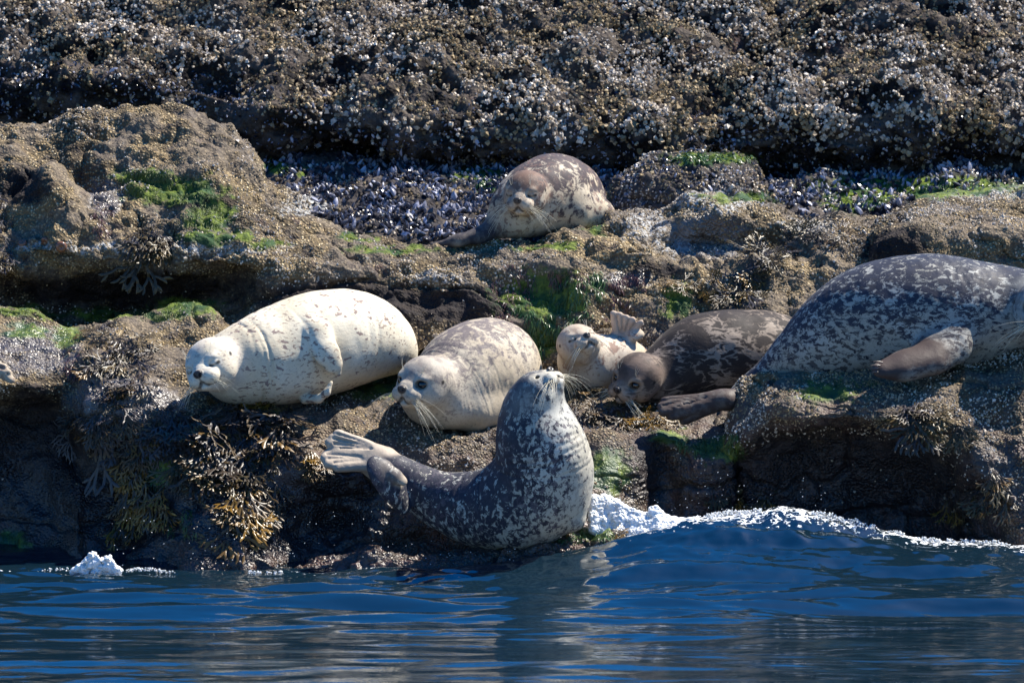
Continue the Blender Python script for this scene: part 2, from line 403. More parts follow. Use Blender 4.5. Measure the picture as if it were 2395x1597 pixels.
lower = {
 -300: [(770,.95),(708,.62),(760,.3),(840,-.1),(884,-.25),(950,.1),(1150,.05),(1420,-.4)],
 0:    [(770,.95),(706,.62),(765,.3),(842,-.1),(885,-.25),(950,.1),(1150,.05),(1420,-.4)],
 60:   [(770,.95),(704,.62),(770,.3),(850,-.1),(890,-.22),(950,.1),(1150,.0),(1420,-.5)],
 140:  [(790,.95),(738,.62),(780,.35),(850,.0),(895,-.12),(955,.08),(1160,-.15),(1420,-.65)],
 178:  [(790,.95),(738,.62),(775,.3),(840,-.02),(960,-.15),(1060,-.1),(1200,-.35),(1420,-.8)],
 205:  [(790,.95),(735,.62),(765,.3),(840,-.1),(950,-.30),(1060,-.16),(1200,-.28),(1420,-.85)],
 300:  [(780,.95),(716,.64),(758,.34),(850,-.05),(945,-.32),(1060,-.26),(1200,-.34),(1420,-.9)],
 450:  [(780,.95),(690,.68),(755,.42),(860,.05),(945,-.25),(1060,-.45),(1200,-.68),(1420,-1.05)],
 500:  [(790,.95),(718,.72),(770,.44),(870,.08),(945,-.22),(1060,-.45),(1200,-.70),(1420,-1.05)],
 545:  [(810,.95),(750,.76),(800,.46),(885,.08),(945,-.2),(1060,-.45),(1200,-.70),(1420,-1.05)],
 650:  [(830,.95),(790,.8),(850,.42),(920,.0),(985,-.25),(1060,-.42),(1200,-.42),(1420,-.95)],
 760:  [(850,.95),(800,.8),(860,.40),(930,.0),(1010,-.25),(1080,-.38),(1190,-.28),(1420,-.8)],
 900:  [(870,.95),(800,.8),(880,.40),(955,.02),(1020,-.22),(1090,-.32),(1200,-.42),(1420,-.8)],
 985:  [(870,.95),(800,.8),(890,.40),(965,.05),(1000,-.18),(1075,-.38),(1200,-.40),(1420,-.8)],
 1070: [(880,.95),(815,.8),(900,.40),(965,.08),(990,-.15),(1060,-.40),(1200,-.40),(1420,-.8)],
 1150: [(880,.95),(825,.8),(905,.40),(970,.10),(1010,-.12),(1090,-.30),(1200,-.42),(1420,-.8)],
 1280: [(900,.95),(835,.8),(895,.42),(960,.12),(1005,-.10),(1090,-.28),(1200,-.5),(1420,-.85)],
 1370: [(910,.95),(850,.8),(915,.42),(978,.15),(996,-.08),(1095,-.28),(1180,-.4),(1420,-.8)],
 1460: [(920,.95),(870,.8),(930,.42),(978,.18),(1000,-.05),(1090,-.22),(1180,-.3),(1420,-.7)],
 1520: [(930,.95),(880,.8),(935,.42),(976,.18),(1005,-.02),(1060,.02),(1180,-.1),(1420,-.6)],
 1600: [(940,.95),(890,.8),(940,.42),(980,.15),(1025,-.05),(1080,-.1),(1180,-.15),(1420,-.6)],
 1680: [(940,.95),(890,.8),(930,.45),(968,.2),(1010,-.02),(1070,-.12),(1180,-.12),(1420,-.6)],
 1760: [(940,.95),(890,.8),(940,.5),(980,.3),(1030,.2),(1080,.1),(1180,.1),(1420,-.4)],
 2100: [(940,.95),(890,.8),(940,.5),(980,.35),(1030,.3),(1080,.2),(1180,.2),(1420,-.3)],
 2650: [(940,.95),(890,.8),(940,.5),(980,.35),(1030,.3),(1080,.2),(1180,.2),(1420,-.3)]}
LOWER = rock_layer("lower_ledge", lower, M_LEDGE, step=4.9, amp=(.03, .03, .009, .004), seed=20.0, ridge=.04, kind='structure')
front = {
 1630: [(1110,.3),(1090,.12),(1110,.05),(1140,.0),(1170,-.05),(1200,-.08),(1300,-.15),(1440,-.4)],
 1668: [(1030,.45),(985,.15),(1010,.02),(1050,-.05),(1080,-.08),(1120,-.05),(1250,-.12),(1440,-.4)],
 1690: [(960,.5),(898,.18),(930,.0),(985,-.12),(1030,-.15),(1080,-.05),(1230,-.1),(1440,-.4)],
 1712: [(950,.5),(866,.18),(900,.0),(970,-.18),(1010,-.22),(1060,-.1),(1200,-.1),(1440,-.4)],
 1790: [(920,.5),(850,.14),(885,-.15),(930,-.38),(955,-.42),(1005,-.12),(1180,-.06),(1440,-.25)],
 1850: [(910,.5),(843,.12),(885,-.18),(932,-.42),(956,-.46),(1005,-.12),(1180,-.05),(1440,-.25)],
 1980: [(900,.5),(848,.08),(885,-.2),(930,-.42),(958,-.48),(1010,-.14),(1180,-.05),(1440,-.25)],
 2100: [(900,.5),(845,.05),(880,-.22),(930,-.44),(962,-.52),(1020,-.22),(1180,-.1),(1440,-.3)],
 2190: [(880,.5),(822,.05),(868,-.22),(925,-.42),(985,-.55),(1045,-.42),(1180,-.28),(1440,-.4)],
 2250: [(870,.45),(805,.05),(855,-.22),(920,-.42),(1000,-.58),(1075,-.66),(1180,-.5),(1440,-.6)],
 2310: [(860,.45),(795,.05),(850,-.24),(930,-.44),(1020,-.58),(1110,-.7),(1200,-.72),(1440,-.8)],
 2400: [(860,.45),(785,.05),(845,-.24),(930,-.44),(1020,-.60),(1110,-.7),(1200,-.78),(1440,-.9)],
 2650: [(860,.45),(785,.05),(845,-.24),(930,-.44),(1020,-.60),(1110,-.7),(1200,-.78),(1440,-.9)]}
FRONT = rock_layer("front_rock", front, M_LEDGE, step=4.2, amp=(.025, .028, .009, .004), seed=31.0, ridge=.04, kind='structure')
shore = {
 560:  [(1345,-.6),(1338,-.8),(1342,-.95),(1350,-1.0),(1365,-1.05),(1420,-1.1)],
 700:  [(1330,-.6),(1308,-.8),(1316,-.95),(1330,-1.0),(1350,-1.05),(1420,-1.1)],
 780:  [(1300,-.5),(1272,-.72),(1285,-.88),(1305,-.95),(1340,-1.0),(1420,-1.1)],
 860:  [(1290,-.5),(1256,-.72),(1272,-.88),(1298,-.95),(1330,-1.0),(1420,-1.1)],
 960:  [(1300,-.5),(1276,-.72),(1284,-.88),(1300,-.95),(1330,-1.0),(1420,-1.1)],
 1100: [(1290,-.5),(1252,-.66),(1262,-.80),(1285,-.9),(1320,-.95),(1420,-1.1)],
 1250: [(1270,-.4),(1226,-.62),(1240,-.78),(1262,-.88),(1300,-.95),(1420,-1.1)],
 1380: [(1250,-.3),(1196,-.56),(1212,-.72),(1240,-.85),(1280,-.92),(1420,-1.1)],
 1460: [(1260,-.3),(1206,-.54),(1222,-.70),(1245,-.82),(1290,-.9),(1420,-1.05)],
 1540: [(1300,-.3),(1262,-.5),(1272,-.6),(1290,-.7),(1320,-.8),(1420,-1.0)]}
SHORE = rock_layer("shore_rock", shore, M_LEDGE, step=4.4, amp=(.01, .03, .018, .008), seed=44.0, kind='structure')

# front-most surface look-up in the picture
ZC = 6.0
zx0, zy0, zw, zh = -400, -300, int(3300 / ZC), int(2100 / ZC)
_all = []
for li, Ld in enumerate(LAYERS):
    idx = np.arange(Ld['px'].size)
    _all.append(np.stack([Ld['px'].ravel(), Ld['py'].ravel(), Ld['f'].ravel(), np.full(idx.size, li), idx], -1))
_all = np.concatenate(_all)
_all = _all[np.argsort(-_all[:, 2])]
cx = ((_all[:, 0] - zx0) / ZC).astype(int); cy = ((_all[:, 1] - zy0) / ZC).astype(int)
ok = (cx >= 0) & (cx < zw) & (cy >= 0) & (cy < zh)
ZL = np.full((zh, zw), -1); ZI = np.zeros((zh, zw), int); ZF = np.full((zh, zw), 1e9)
ZL[cy[ok], cx[ok]] = _all[ok, 3]; ZI[cy[ok], cx[ok]] = _all[ok, 4]; ZF[cy[ok], cx[ok]] = _all[ok, 2]
ZN = ZF.copy()
for dx in (-1, 0, 1):
    for dy in (-1, 0, 1):
        ZN = np.minimum(ZN, np.roll(np.roll(ZF, dx, 1), dy, 0))
def cast(X, Y_):
    """rock seen at (X,Y) of the 2352 px view -> point, normal, layer name"""
    x, y = int((X * K - zx0) / ZC), int((Y_ * K - zy0) / ZC)
    best = None
    for r in (0, 1, 2, 3):
        for j in range(max(0, y - r), min(zh, y + r + 1)):
            for i in range(max(0, x - r), min(zw, x + r + 1)):
                if ZL[j, i] >= 0 and (best is None or ZF[j, i] < ZF[best]): best = (j, i)
        if best: break
    if not best: return None
    Ld = LAYERS[int(ZL[best])]; k = int(ZI[best])
    return Ld['pos'].reshape(-1, 3)[k].copy(), Ld['n'].reshape(-1, 3)[k].copy(), Ld['name']
print("rocks", round(time.time() - T0, 1))
# ------------------------------------------------------------------ seals
def unit(v): v = np.asarray(v, float); return v / np.linalg.norm(v)
class Field:
    def __init__(s, lo, hi, h):
        s.h = h; s.lo = np.asarray(lo, float); s.n = np.ceil((np.asarray(hi) - s.lo) / h).astype(int) + 1
        s.D = np.full(s.n, 0.12, np.float32)
    def box(s, lo, hi):
        a = np.clip(np.floor((lo - s.lo) / s.h).astype(int), 0, s.n - 1); b = np.clip(np.ceil((hi - s.lo) / s.h).astype(int) + 1, 1, s.n)
        if np.any(b <= a): return None, None
        g = [s.lo[i] + s.h * np.arange(a[i], b[i]) for i in range(3)]
        X = g[0][:, None, None].astype(np.float32), g[1][None, :, None].astype(np.float32), g[2][None, None, :].astype(np.float32)
        return tuple(slice(a[i], b[i]) for i in range(3)), X
    def put(s, sl, d, k, op='add'):
        A = s.D[sl]
        if op == 'sub':
            d = -d
            if k > 0:
                h = np.clip(.5 + .5 * (A - d) / k, 0, 1); s.D[sl] = d * (1 - h) + A * h + k * h * (1 - h)
            else: s.D[sl] = np.maximum(A, d)
        else:
            if k > 0:
                h = np.clip(.5 + .5 * (A - d) / k, 0, 1); s.D[sl] = A * (1 - h) + d * h - k * h * (1 - h)
            else: s.D[sl] = np.minimum(A, d)
    def cone(s, p1, r1, p2, r2, k=0, op='add', flat=None):
        p1 = np.asarray(p1, float); p2 = np.asarray(p2, float); R = max(r1, r2) + k + .03
        sl, X = s.box(np.minimum(p1, p2) - R, np.maximum(p1, p2) + R)
        if sl is None: return
        q = [X[i] - p1[i] for i in range(3)]
        ba = p2 - p1
        if flat is not None:
            n, f = flat; n = unit(n); dn = (q[0] * n[0] + q[1] * n[1] + q[2] * n[2]) * (1 / f - 1)
            q = [q[i] + dn * n[i] for i in range(3)]; ba = ba + n * ba.dot(n) * (1 / f - 1)
        l2 = ba.dot(ba) + 1e-12
        t = np.clip((q[0] * ba[0] + q[1] * ba[1] + q[2] * ba[2]) / l2, 0, 1)
        d = np.sqrt(sum((q[i] - t * ba[i]) ** 2 for i in range(3))) - (r1 + (r2 - r1) * t)
        if flat is not None: d = d * (0.35 + .65 * flat[1])
        s.put(sl, d, k, op)
    def ell(s, c, rad, M, k=0, op='add'):
        """ellipsoid with axes = rows of M"""
        c = np.asarray(c, float); R = max(rad) + k + .03
        sl, X = s.box(c - R, c + R)
        if sl is None: return
        q = [X[i] - c[i] for i in range(3)]
        l = [(q[0] * M[j][0] + q[1] * M[j][1] + q[2] * M[j][2]) / rad[j] for j in range(3)]
        k0 = np.sqrt(l[0] ** 2 + l[1] ** 2 + l[2] ** 2) + 1e-6
        k1 = np.sqrt(sum((l[j] / rad[j]) ** 2 for j in range(3))) + 1e-6
        s.put(sl, k0 * (k0 - 1) / k1, k, op)
    def mesh(s):
        g = vdb.FloatGrid(0.12); g.copyFromArray(s.D)
        pts, quads = g.convertToQuads(0.0)
        V = pts.astype(float) * s.h + s.lo
        return V, quads.astype(np.int64)

def coat(name, dark, light, th_back, th_belly, scale=14, w=.05, spots=None, st=(1, 1, 1), rot=(0, 0, 0), head=None, wet=0.0, tint=None, limb=None, muz=None, ring=False, lowdet=.55):
    m = NT(name)
    vec = m.stretch(*st, rot)
    dz = m.attr("dorsal")
    n = m.noise(scale, 4, lowdet, vec=vec, dist=.5)
    th = m.ramp(dz, 0, 1, th_belly, th_back)
    if ring:
        n2 = m.math('ABSOLUTE', m.math('SUBTRACT', n, .5))
        n = m.math('ADD', m.math('MULTIPLY', n2, 1.6), m.math('MULTIPLY', m.noise(scale * .35, 3, .5), .55))
    a = m.math('SUBTRACT', n, th)
    f = m.ramp(a, -w, w)                        # 1 = dark fur
    big = m.noise(3.5, 3, .5)
    lightc = m.mix(m.ramp(big, .35, .65), light, tuple(x * y for x, y in zip(light, (.84, .80, .74))))
    darkc = m.mix(m.noise(22, 3, .6), dark, tuple(min(1, x * 1.7 + .012) for x in dark))
    c = m.mix(f, lightc, darkc)
    if spots:
        for (sc, t0, col, amt) in spots:
            s_ = m.noise(sc, 2, .5, vec=m.stretch(*st, (rot[0] + 1, rot[1], rot[2])), dist=.3)
            msk = m.ramp(m.noise(4.2, 2, .5, vec=m.stretch(1, 1, 1, (.7, 2, .3))), .40, .60, .25, 1)
            c = m.mix(m.math('MULTIPLY', m.math('MULTIPLY', m.ramp(s_, t0, t0 + .035), amt), msk), c, col)
    if tint:
        c = m.mix(m.math('MULTIPLY', m.attr("headm"), m.ramp(m.noise(9, 3), .4, .6, .25, .8)), c, tint)
    hair = m.noise(120, 2, .6, vec=m.stretch(1, .35, 1, rot))
    c = m.mix(m.ramp(hair, .3, .7, 0, .22), c, m.mix(.5, c, (.0, .0, .0)))
    c = m.mix(m.math('MULTIPLY', m.attr("muz"), m.ramp(m.noise(30, 3), .35, .6, .5, 1)), c, muz or tuple(.5 * x + .5 * y for x, y in zip(light, tint or light)))
    if limb: c = m.mix(m.math('MULTIPLY', m.attr("limb"), m.ramp(m.noise(24, 3), .3, .6, .8, 1), None, True), c, limb)
    c = m.mix(m.attr("feat"), c, (.010, .009, .011))
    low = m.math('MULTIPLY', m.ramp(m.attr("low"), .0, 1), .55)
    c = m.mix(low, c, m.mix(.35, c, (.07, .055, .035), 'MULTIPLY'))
    m.set("Base Color", c)
    m.set("Roughness", m.ramp(m.noise(6), .35, .65, .62 - .3 * wet, .75 - .35 * wet))
    m.set("Specular IOR Level", .2 + .15 * wet)
    m.set("Sheen Weight", .05 * (1 - wet)); m.set("Sheen Roughness", .4)
    m.bump(m.math('ADD', m.math('MULTIPLY', hair, .4), m.noise(38, 3, .6, vec=vec)), .28, .006)
    return m.m
def glossy(name, col, rough=.12, spec=.6):
    m = NT(name)
    c = m.mix(m.noise(60, 2), tuple(x * .8 for x in col), col)
    m.set("Base Color", c); m.set("Roughness", rough); m.set("Specular IOR Level", spec); return m.m
M_EYE = glossy("seal_eye", (.006, .006, .008), .03, .9)
M_NOSE = glossy("seal_nose", (.055, .050, .052), .38, .4)
M_WHISK = glossy("whisker", (.78, .72, .55), .4, .3)
M_CLAW = glossy("claw", (.16, .12, .10), .3, .5)

def tubes(curves, rad, sides=4):
    Vs, Fs, o = [], [], 0
    for c in curves:
        c = np.asarray(c); n = len(c)
        t = np.gradient(c, axis=0); t /= np.linalg.norm(t, axis=1)[:, None] + 1e-9
        a = np.cross(t, [0.3, .8, .5]); a /= np.linalg.norm(a, axis=1)[:, None] + 1e-9; b = np.cross(t, a)
        r = np.linspace(1, .25, n)[:, None] * rad
        ring = [c + r * (a * math.cos(2 * math.pi * j / sides) + b * math.sin(2 * math.pi * j / sides)) for j in range(sides)]
        V = np.stack(ring, 1).reshape(-1, 3)
        i = np.arange(n * sides).reshape(n, sides)
        F = np.stack([i[:-1], i[1:], np.roll(i, -1, 1)[1:], np.roll(i, -1, 1)[:-1]], -1).reshape(-1, 4) + o
        Vs.append(V); Fs.append(F); o += len(V)
    return np.concatenate(Vs), np.concatenate(Fs)
def ball(c, rad, M, seg=14, rings=9):
    u = np.linspace(0, 2 * np.pi, seg, endpoint=False); v = np.linspace(0, np.pi, rings)
    uu, vv = np.meshgrid(u, v)
    L = np.stack([np.cos(vv), np.sin(vv) * np.cos(uu), np.sin(vv) * np.sin(uu)], -1) * np.array(rad)
    V = (L.reshape(-1, 3) @ np.array(M)) + c
    i = np.arange(seg * rings).reshape(rings, seg)
    F = np.stack([i[:-1], i[1:], np.roll(i, -1, 1)[1:], np.roll(i, -1, 1)[:-1]], -1).reshape(-1, 4)
    return V, F

def build_seal(label, body, mat, head=None, limbs=(), dorsal=(0, 0, 1), h=.0070, claws=None, group="seals hauled out on the rocks", fold=(), rings=(), floor=None, low_amt=1.0):
    """body: (px,py,Y,r px) circles; head: dict(c,R,f,u,eyes='open'|'shut'); limbs: lists of (px,py,Y,r) + flat normal"""
    B = np.array(body, float)
    C = P(B[:, 0], B[:, 1], B[:, 2]); rr = B[:, 3] * U * (25 + B[:, 2]) / 25
    s = np.concatenate([[0], np.cumsum(np.linalg.norm(np.diff(C, axis=0), axis=1))])
    q = np.linspace(0, s[-1], 34)
    # centripetal-like smooth path
    def cr(Yv, q):
        m = np.gradient(Yv, s, axis=0); i = np.clip(np.searchsorted(s, q) - 1, 0, len(s) - 2); hh = (s[i + 1] - s[i]); t = (q - s[i]) / hh
        if Yv.ndim > 1: t = t[:, None]; hh = hh[:, None]
        return (2*t**3-3*t**2+1)*Yv[i] + (t**3-2*t**2+t)*hh*m[i] + (-2*t**3+3*t**2)*Yv[i+1] + (t**3-t**2)*hh*m[i+1]
    CS, RS = cr(C, q), cr(rr, q)
    pts = [C - rr[:, None], C + rr[:, None]]
    L = []
    for lb in limbs:
        a = np.array(lb['p'], float); c = P(a[:, 0], a[:, 1], a[:, 2]); r = a[:, 3] * U
        L.append((c, r, lb)); pts += [c - r[:, None], c + r[:, None]]
    if head:
        hc = P(*head['c']); R = head['R'] * U; f = unit(head['f']); u = np.array(head['u'], float); u = unit(u - f * u.dot(f)); sd = np.cross(f, u)
        M = np.array([f, sd, u]); loc = lambda a, b, c: hc + R * (a * f + b * sd + c * u)
        pts += [hc[None] - 1.7 * R, hc[None] + 1.7 * R]
    al = np.concatenate(pts)
    def fill(F):
        for i in range(len(q) - 1):
            F.cone(CS[i], RS[i], CS[i + 1], RS[i + 1], .02)
        for (c, r, lb) in L:
            if lb.get('late'): continue
            fl = (lb['n'], lb['flat']) if 'n' in lb else None
            if lb.get('fan'):
                for j in range(1, len(c)): F.cone(c[0], r[0], c[j], r[j], lb.get('k', .01) if j > 1 else .03, flat=fl)
                if fl:
                    nn = unit(fl[0])
                    for j in range(1, len(c) - 1):
                        mid = .5 * (c[j] + c[j + 1]); a0 = c[0] + .35 * (mid - c[0])
                        F.cone(a0 + nn * r[0] * fl[1] * .95, .004, mid + nn * r[j] * fl[1] * .85, .005, .009, 'sub')
            else:
                for j in range(len(c) - 1): F.cone(c[j], r[j], c[j + 1], r[j + 1], lb.get('k', .03), flat=fl)
        if head:
            kk = R * .22
            hs = head.get('join', .03)
            F.ell(loc(.0, 0, .02), (R * 1.02, R * .96, R * .92), M, hs)
            for b in (-1, 1): F.ell(loc(.38, .42 * b, -.30), (R * .52, R * .47, R * .48), M, kk)
            F.cone(loc(.45, 0, .0), R * .58, loc(1.00, 0, -.10), R * .37, R * .20)
            for b in (-1, 1):
                F.ell(loc(1.02, .27 * b, -.26), (R * .37, R * .34, R * .31), M, R * .09)
                F.ell(loc(.60, .44 * b, .30), (R * .30, R * .25, R * .17), M, R * .12)
            F.ell(loc(.97, 0, -.55), (R * .34, R * .27, R * .18), M, R * .06)
            F.cone(loc(.75, 0, -.5), R * .32, loc(.2, 0, -.55), R * .47, R * .15)
            F.ell(loc(1.30, 0, -.03), (R * .13, R * .19, R * .15), M, R * .06)
            for b in (-1, 1):
                es = .7 if head.get('eyes') == 'shut' else 1.0
                F.ell(loc(.92, .48 * b, .12), (R * .20 * es, R * .21 * es, R * .15 * es), M, R * .07, 'sub')
                if head.get('eyes') == 'shut': F.ell(loc(.73, .44 * b, .11), (R * .20, R * .22, R * .18), M, R * .04)
                F.cone(loc(1.32, .04 * b, -.34), R * .03, loc(.92, .50 * b, -.49), R * .03, R * .05, 'sub')
                F.cone(loc(1.46, .08 * b, -.10), R * .04, loc(1.40, .16 * b, .04), R * .05, R * .03, 'sub')
            F.cone(loc(1.50, 0, -.12), R * .02, loc(1.42, 0, -.34), R * .02, R * .05, 'sub')
        for (c, r, lb) in L:
            if not lb.get('late'): continue
            fl = (lb['n'], lb['flat']) if 'n' in lb else None
            for j in range(len(c) - 1): F.cone(c[j], r[j], c[j + 1], r[j + 1], lb.get('k', .012), flat=fl)
        for (pa, pb, w) in fold:
            F.cone(P(*pa), w, P(*pb), w, .02, 'sub')

        return F
    F = Field(al.min(0) - .03, al.max(0) + .03, h)
    V, Q = fill(F).mesh()
    def outward(V, Q):
        v0, v1, v2 = V[Q[:, 0]], V[Q[:, 1]], V[Q[:, 2]]
        return Q[:, ::-1] if (np.cross(v1 - v0, v2 - v0) * (v0 - V.mean(0))).sum() < 0 else Q
    Q = outward(V, Q)
    def norms(V, Q):
        N = np.zeros_like(V); fn_ = np.cross(V[Q[:, 1]] - V[Q[:, 0]], V[Q[:, 2]] - V[Q[:, 0]])
        for j in range(4): np.add.at(N, Q[:, j], fn_)
        return N / (np.linalg.norm(N, axis=1)[:, None] + 1e-9)
    NV = norms(V, Q)
    if head:      # the face again at finer grain, joined into the same skin
        bc = hc + .35 * R * f; br = 1.36 * R
        G = Field(bc - 1.5 * R, bc + 1.5 * R, .0031)
        V2, Q2 = fill(G).mesh(); Q2 = outward(V2, Q2); N2 = norms(V2, Q2)
        k1 = np.linalg.norm(V[Q].mean(1) - bc, axis=1) > br - .002
        k2 = np.linalg.norm(V2[Q2].mean(1) - bc, axis=1) < br + .004
        Q = np.concatenate([Q[k1], Q2[k2] + len(V)]); V = np.concatenate([V, V2]); NV = np.concatenate([NV, N2])
        us = np.unique(Q); mp = np.zeros(len(V), int); mp[us] = np.arange(len(us)); V = V[us]; NV = NV[us]; Q = mp[Q]
    nrmv = NV
    away = np.ones(len(V)) if not head else sstep(1.0, 1.6, np.linalg.norm(V - hc, axis=1) / R)
    V = V + nrmv * (away * (.0045 * fbm(V * 6.5 + 3, 2) + .0016 * ridged(V * np.array([22, 22, 12.0]), 2) * sstep(0, .5, perlin(V * 3 + 7))))[:, None]
    # skin bunched into soft folds across the body
    if rings:
        TT = np.gradient(CS, axis=0); TT /= np.linalg.norm(TT, axis=1)[:, None]
        bb = np.zeros(len(V), int); bq = np.full(len(V), 1e9)
        for i in range(len(CS)):
            dd = ((V - CS[i]) ** 2).sum(1); mm = dd < bq; bq[mm] = dd[mm]; bb[mm] = i
        arc = q[bb] + ((V - CS[bb]) * TT[bb]).sum(1) + .010 * perlin(V * 9)
        for (a0, w0, dp) in rings:
            V = V - NV * (away * dp * np.exp(-((arc - a0) / w0) ** 2) * sstep(-.45, .25, perlin(V * 4 + a0 * 40)))[:, None]
    # attributes
    bi = np.zeros(len(V), int); bd = np.full(len(V), 1e9)
    for i in range(len(CS)):
        d = ((V - CS[i]) ** 2).sum(1) / RS[i] ** 2; mm = d < bd; bd[mm] = d[mm]; bi[mm] = i
    D = V - CS[bi]; D /= np.linalg.norm(D, axis=1)[:, None] + 1e-9
    if np.ndim(dorsal[0]) == 0: dv = np.array([unit(dorsal)] * len(CS))
    else:
        a, b = unit(dorsal[0]), unit(dorsal[1]); tt = np.linspace(0, 1, len(CS))[:, None]; dv = a * (1 - tt) + b * tt
    dors = (D * dv[bi]).sum(1)
    muz = np.zeros(len(V)); feat = np.zeros(len(V)); headm = np.zeros(len(V))
    if head:
        l = (V - hc) @ M.T / R
        muz = sstep(.62, .30, np.linalg.norm(l - [1.08, 0, -.22], axis=1)) * .9
        for b in (-1, 1):
            de = np.linalg.norm(l - [.80, .47 * b, .15], axis=1); muz = np.maximum(muz, sstep(.36, .27, de) * .75)
        dh = np.linalg.norm(l, axis=1); headm = sstep(1.5, .9, dh)
        dors = dors * (1 - headm) + headm * np.clip(l[:, 2] * 1.1 + .1 - .5 * np.clip(l[:, 0] - .5, 0, 1), -1, 1)
        def seg(a, b, w, soft=.05, amt=1.0):
            a = np.array(a, float); b = np.array(b, float); t = np.clip(((l - a) @ (b - a)) / ((b - a) @ (b - a)), 0, 1)
            d = np.linalg.norm(l - a - t[:, None] * (b - a), axis=1); return sstep(w + soft, w, d) * amt
        for b in (-1, 1):
            feat = np.maximum(feat, seg((1.32, .0, -.34), (1.24, .20 * b, -.50), .04, .06, .75))
            feat = np.maximum(feat, seg((1.24, .20 * b, -.50), (.90, .50 * b, -.48), .025, .06, .7))
            feat = np.maximum(feat, seg((1.45, .07 * b, -.10), (1.40, .15 * b, .04), .05, .05, 1))
            if head.get('eyes') == 'shut':
                feat = np.maximum(feat, seg((.94, .30 * b, .05), (.78, .66 * b, .09), .035, .055, .9))
                feat = np.maximum(feat, seg((.93, .35 * b, .08), (1.0, .26 * b, -.02), .01, .05, .3))
            else:
                feat = np.maximum(feat, seg((.82, .48 * b, .13), (.84, .48 * b, .13), .17, .10, .45))
                feat = np.maximum(feat, seg((.9, .34 * b, .05), (1.02, .24 * b, -.03), .02, .06, .6))
            feat = np.maximum(feat, seg((.22, .88 * b, .12), (.20, .92 * b, .16), .04, .06, .9))
        feat = np.maximum(feat, seg((1.46, 0, -.12), (1.36, 0, -.36), .03, .05, .85))
        feat = np.maximum(feat, sstep(.25, .19, np.linalg.norm((l - [1.40, 0, -.01]) * [1, 1.15, 1.4], axis=1)) * .8)
        rows = np.abs(np.sin(l[:, 0] * 34)) * np.abs(np.sin(l[:, 2] * 34 + 1))
        feat = np.maximum(feat, sstep(.24, .12, np.linalg.norm(l * [1, 1, 1] - np.stack([np.full(len(l), 1.2), .25 * np.sign(l[:, 1]), np.full(len(l), -.3)], -1), axis=1)) * rows * .45)
    limbm = np.zeros(len(V))
    for (cc, r, lb) in L:
        if not lb.get('mark', 0): continue
        for j in range(len(cc)):
            a = cc[0] if lb.get('fan') else cc[max(j - 1, 0)]
            ab = cc[j] - a; t = np.clip(((V - a) @ ab) / (ab @ ab + 1e-9), 0, 1)
            d = np.linalg.norm(V - a - t[:, None] * ab, axis=1)
            wgt = (sstep(-.2, .5, t) if j <= 1 else 1) if not lb.get('late') else (.25 if j <= 1 else .25 + .75 * sstep(0, 1, t) if j == 2 else 1)
            ra = r[0] if lb.get('fan') else r[max(j - 1, 0)]
            limbm = np.maximum(limbm, sstep(1.9, 1.1, d / (ra * (1 - t) + r[j] * t)) * lb['mark'] * wgt)
    org = np.array([CS[:, 0].mean(), CS[:, 1].mean(), V[:, 2].min()])
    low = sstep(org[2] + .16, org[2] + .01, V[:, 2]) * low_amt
    root = empty("harbour_seal", org, label=label, category="seal", group=group)
    me = mk_mesh("seal_body", V - org, Q)
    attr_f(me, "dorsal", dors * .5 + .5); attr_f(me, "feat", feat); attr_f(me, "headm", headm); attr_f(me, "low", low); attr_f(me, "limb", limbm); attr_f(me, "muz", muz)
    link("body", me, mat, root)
    if head:
        c, fcs = ball(loc(1.375, 0, .0) - org, (R * .10, R * .18, R * .13), M, 14, 9)
        # nose leather with two comma nostrils pressed in
        ll = (c + org - hc) @ M.T / R
        for b in (-1, 1):
            dd = np.linalg.norm((ll - [1.43, .085 * b, -.01]) * [.5, 1, 1], axis=1)
            c -= f * (sstep(.10, .0, dd) * R * .09)[:, None]
        link("nose", mk_mesh("seal_nose", c, fcs), M_NOSE, root)
        if head.get('eyes') != 'shut':
            for b in (-1, 1):
                c, fcs = ball(loc(.76, .45 * b, .12) - org, (R * .165, R * .175, R * .145), M, 16, 11)
                link("eye", mk_mesh("seal_eye", c, fcs), M_EYE, root)
        rg = np.random.default_rng(int(abs(hc[0]) * 1000) + 5)
        curves = []
        g = np.array([0, 0, -1.0])
        for b in (-1, 1):
            for j in range(head.get('nw', 17)):
                p0 = loc(1.02 + rg.uniform(0, .3), b * rg.uniform(.30, .42), -.30 + rg.uniform(-.13, .10))
                dr = f * rg.uniform(-.25, .45) + sd * b * rg.uniform(.7, 1.1) - u * rg.uniform(.0, .7)
                dr = unit(dr); Ln = R * rg.uniform(.7, 1.75) * head.get('wl', 1.0)
                t = np.linspace(0, 1, 8)[:, None]
                curves.append(p0 - dr * .01 + dr * Ln * t * (1 - .18 * t) + (g * .75 - f * .25) * Ln * t ** 2 * rg.uniform(.25, .6) - org)
            for j in range(3):
                p0 = loc(.72, b * .40, .40); dr = unit(u + sd * b * rg.uniform(-.2, .6) + f * rg.uniform(.1, .6)); t = np.linspace(0, 1, 5)[:, None]
                curves.append(p0 + dr * R * .55 * t - f * R * .25 * t ** 2 - org)
        V2, F2 = tubes(curves, .0011)
        link("whiskers", mk_mesh("whiskers", V2, F2), M_WHISK, root, kind='stuff')
    if claws:
        for (a, b) in claws:
            t = np.linspace(0, 1, 5)[:, None]
            c = P(*a) + (P(*b) - P(*a)) * t + np.array([0, 0, 1]) * np.sin(t * np.pi) * .004
            V2, F2 = tubes([c - org], .0045, 6)
            link("claw", mk_mesh("claw", V2, F2), M_CLAW, root)
    return root

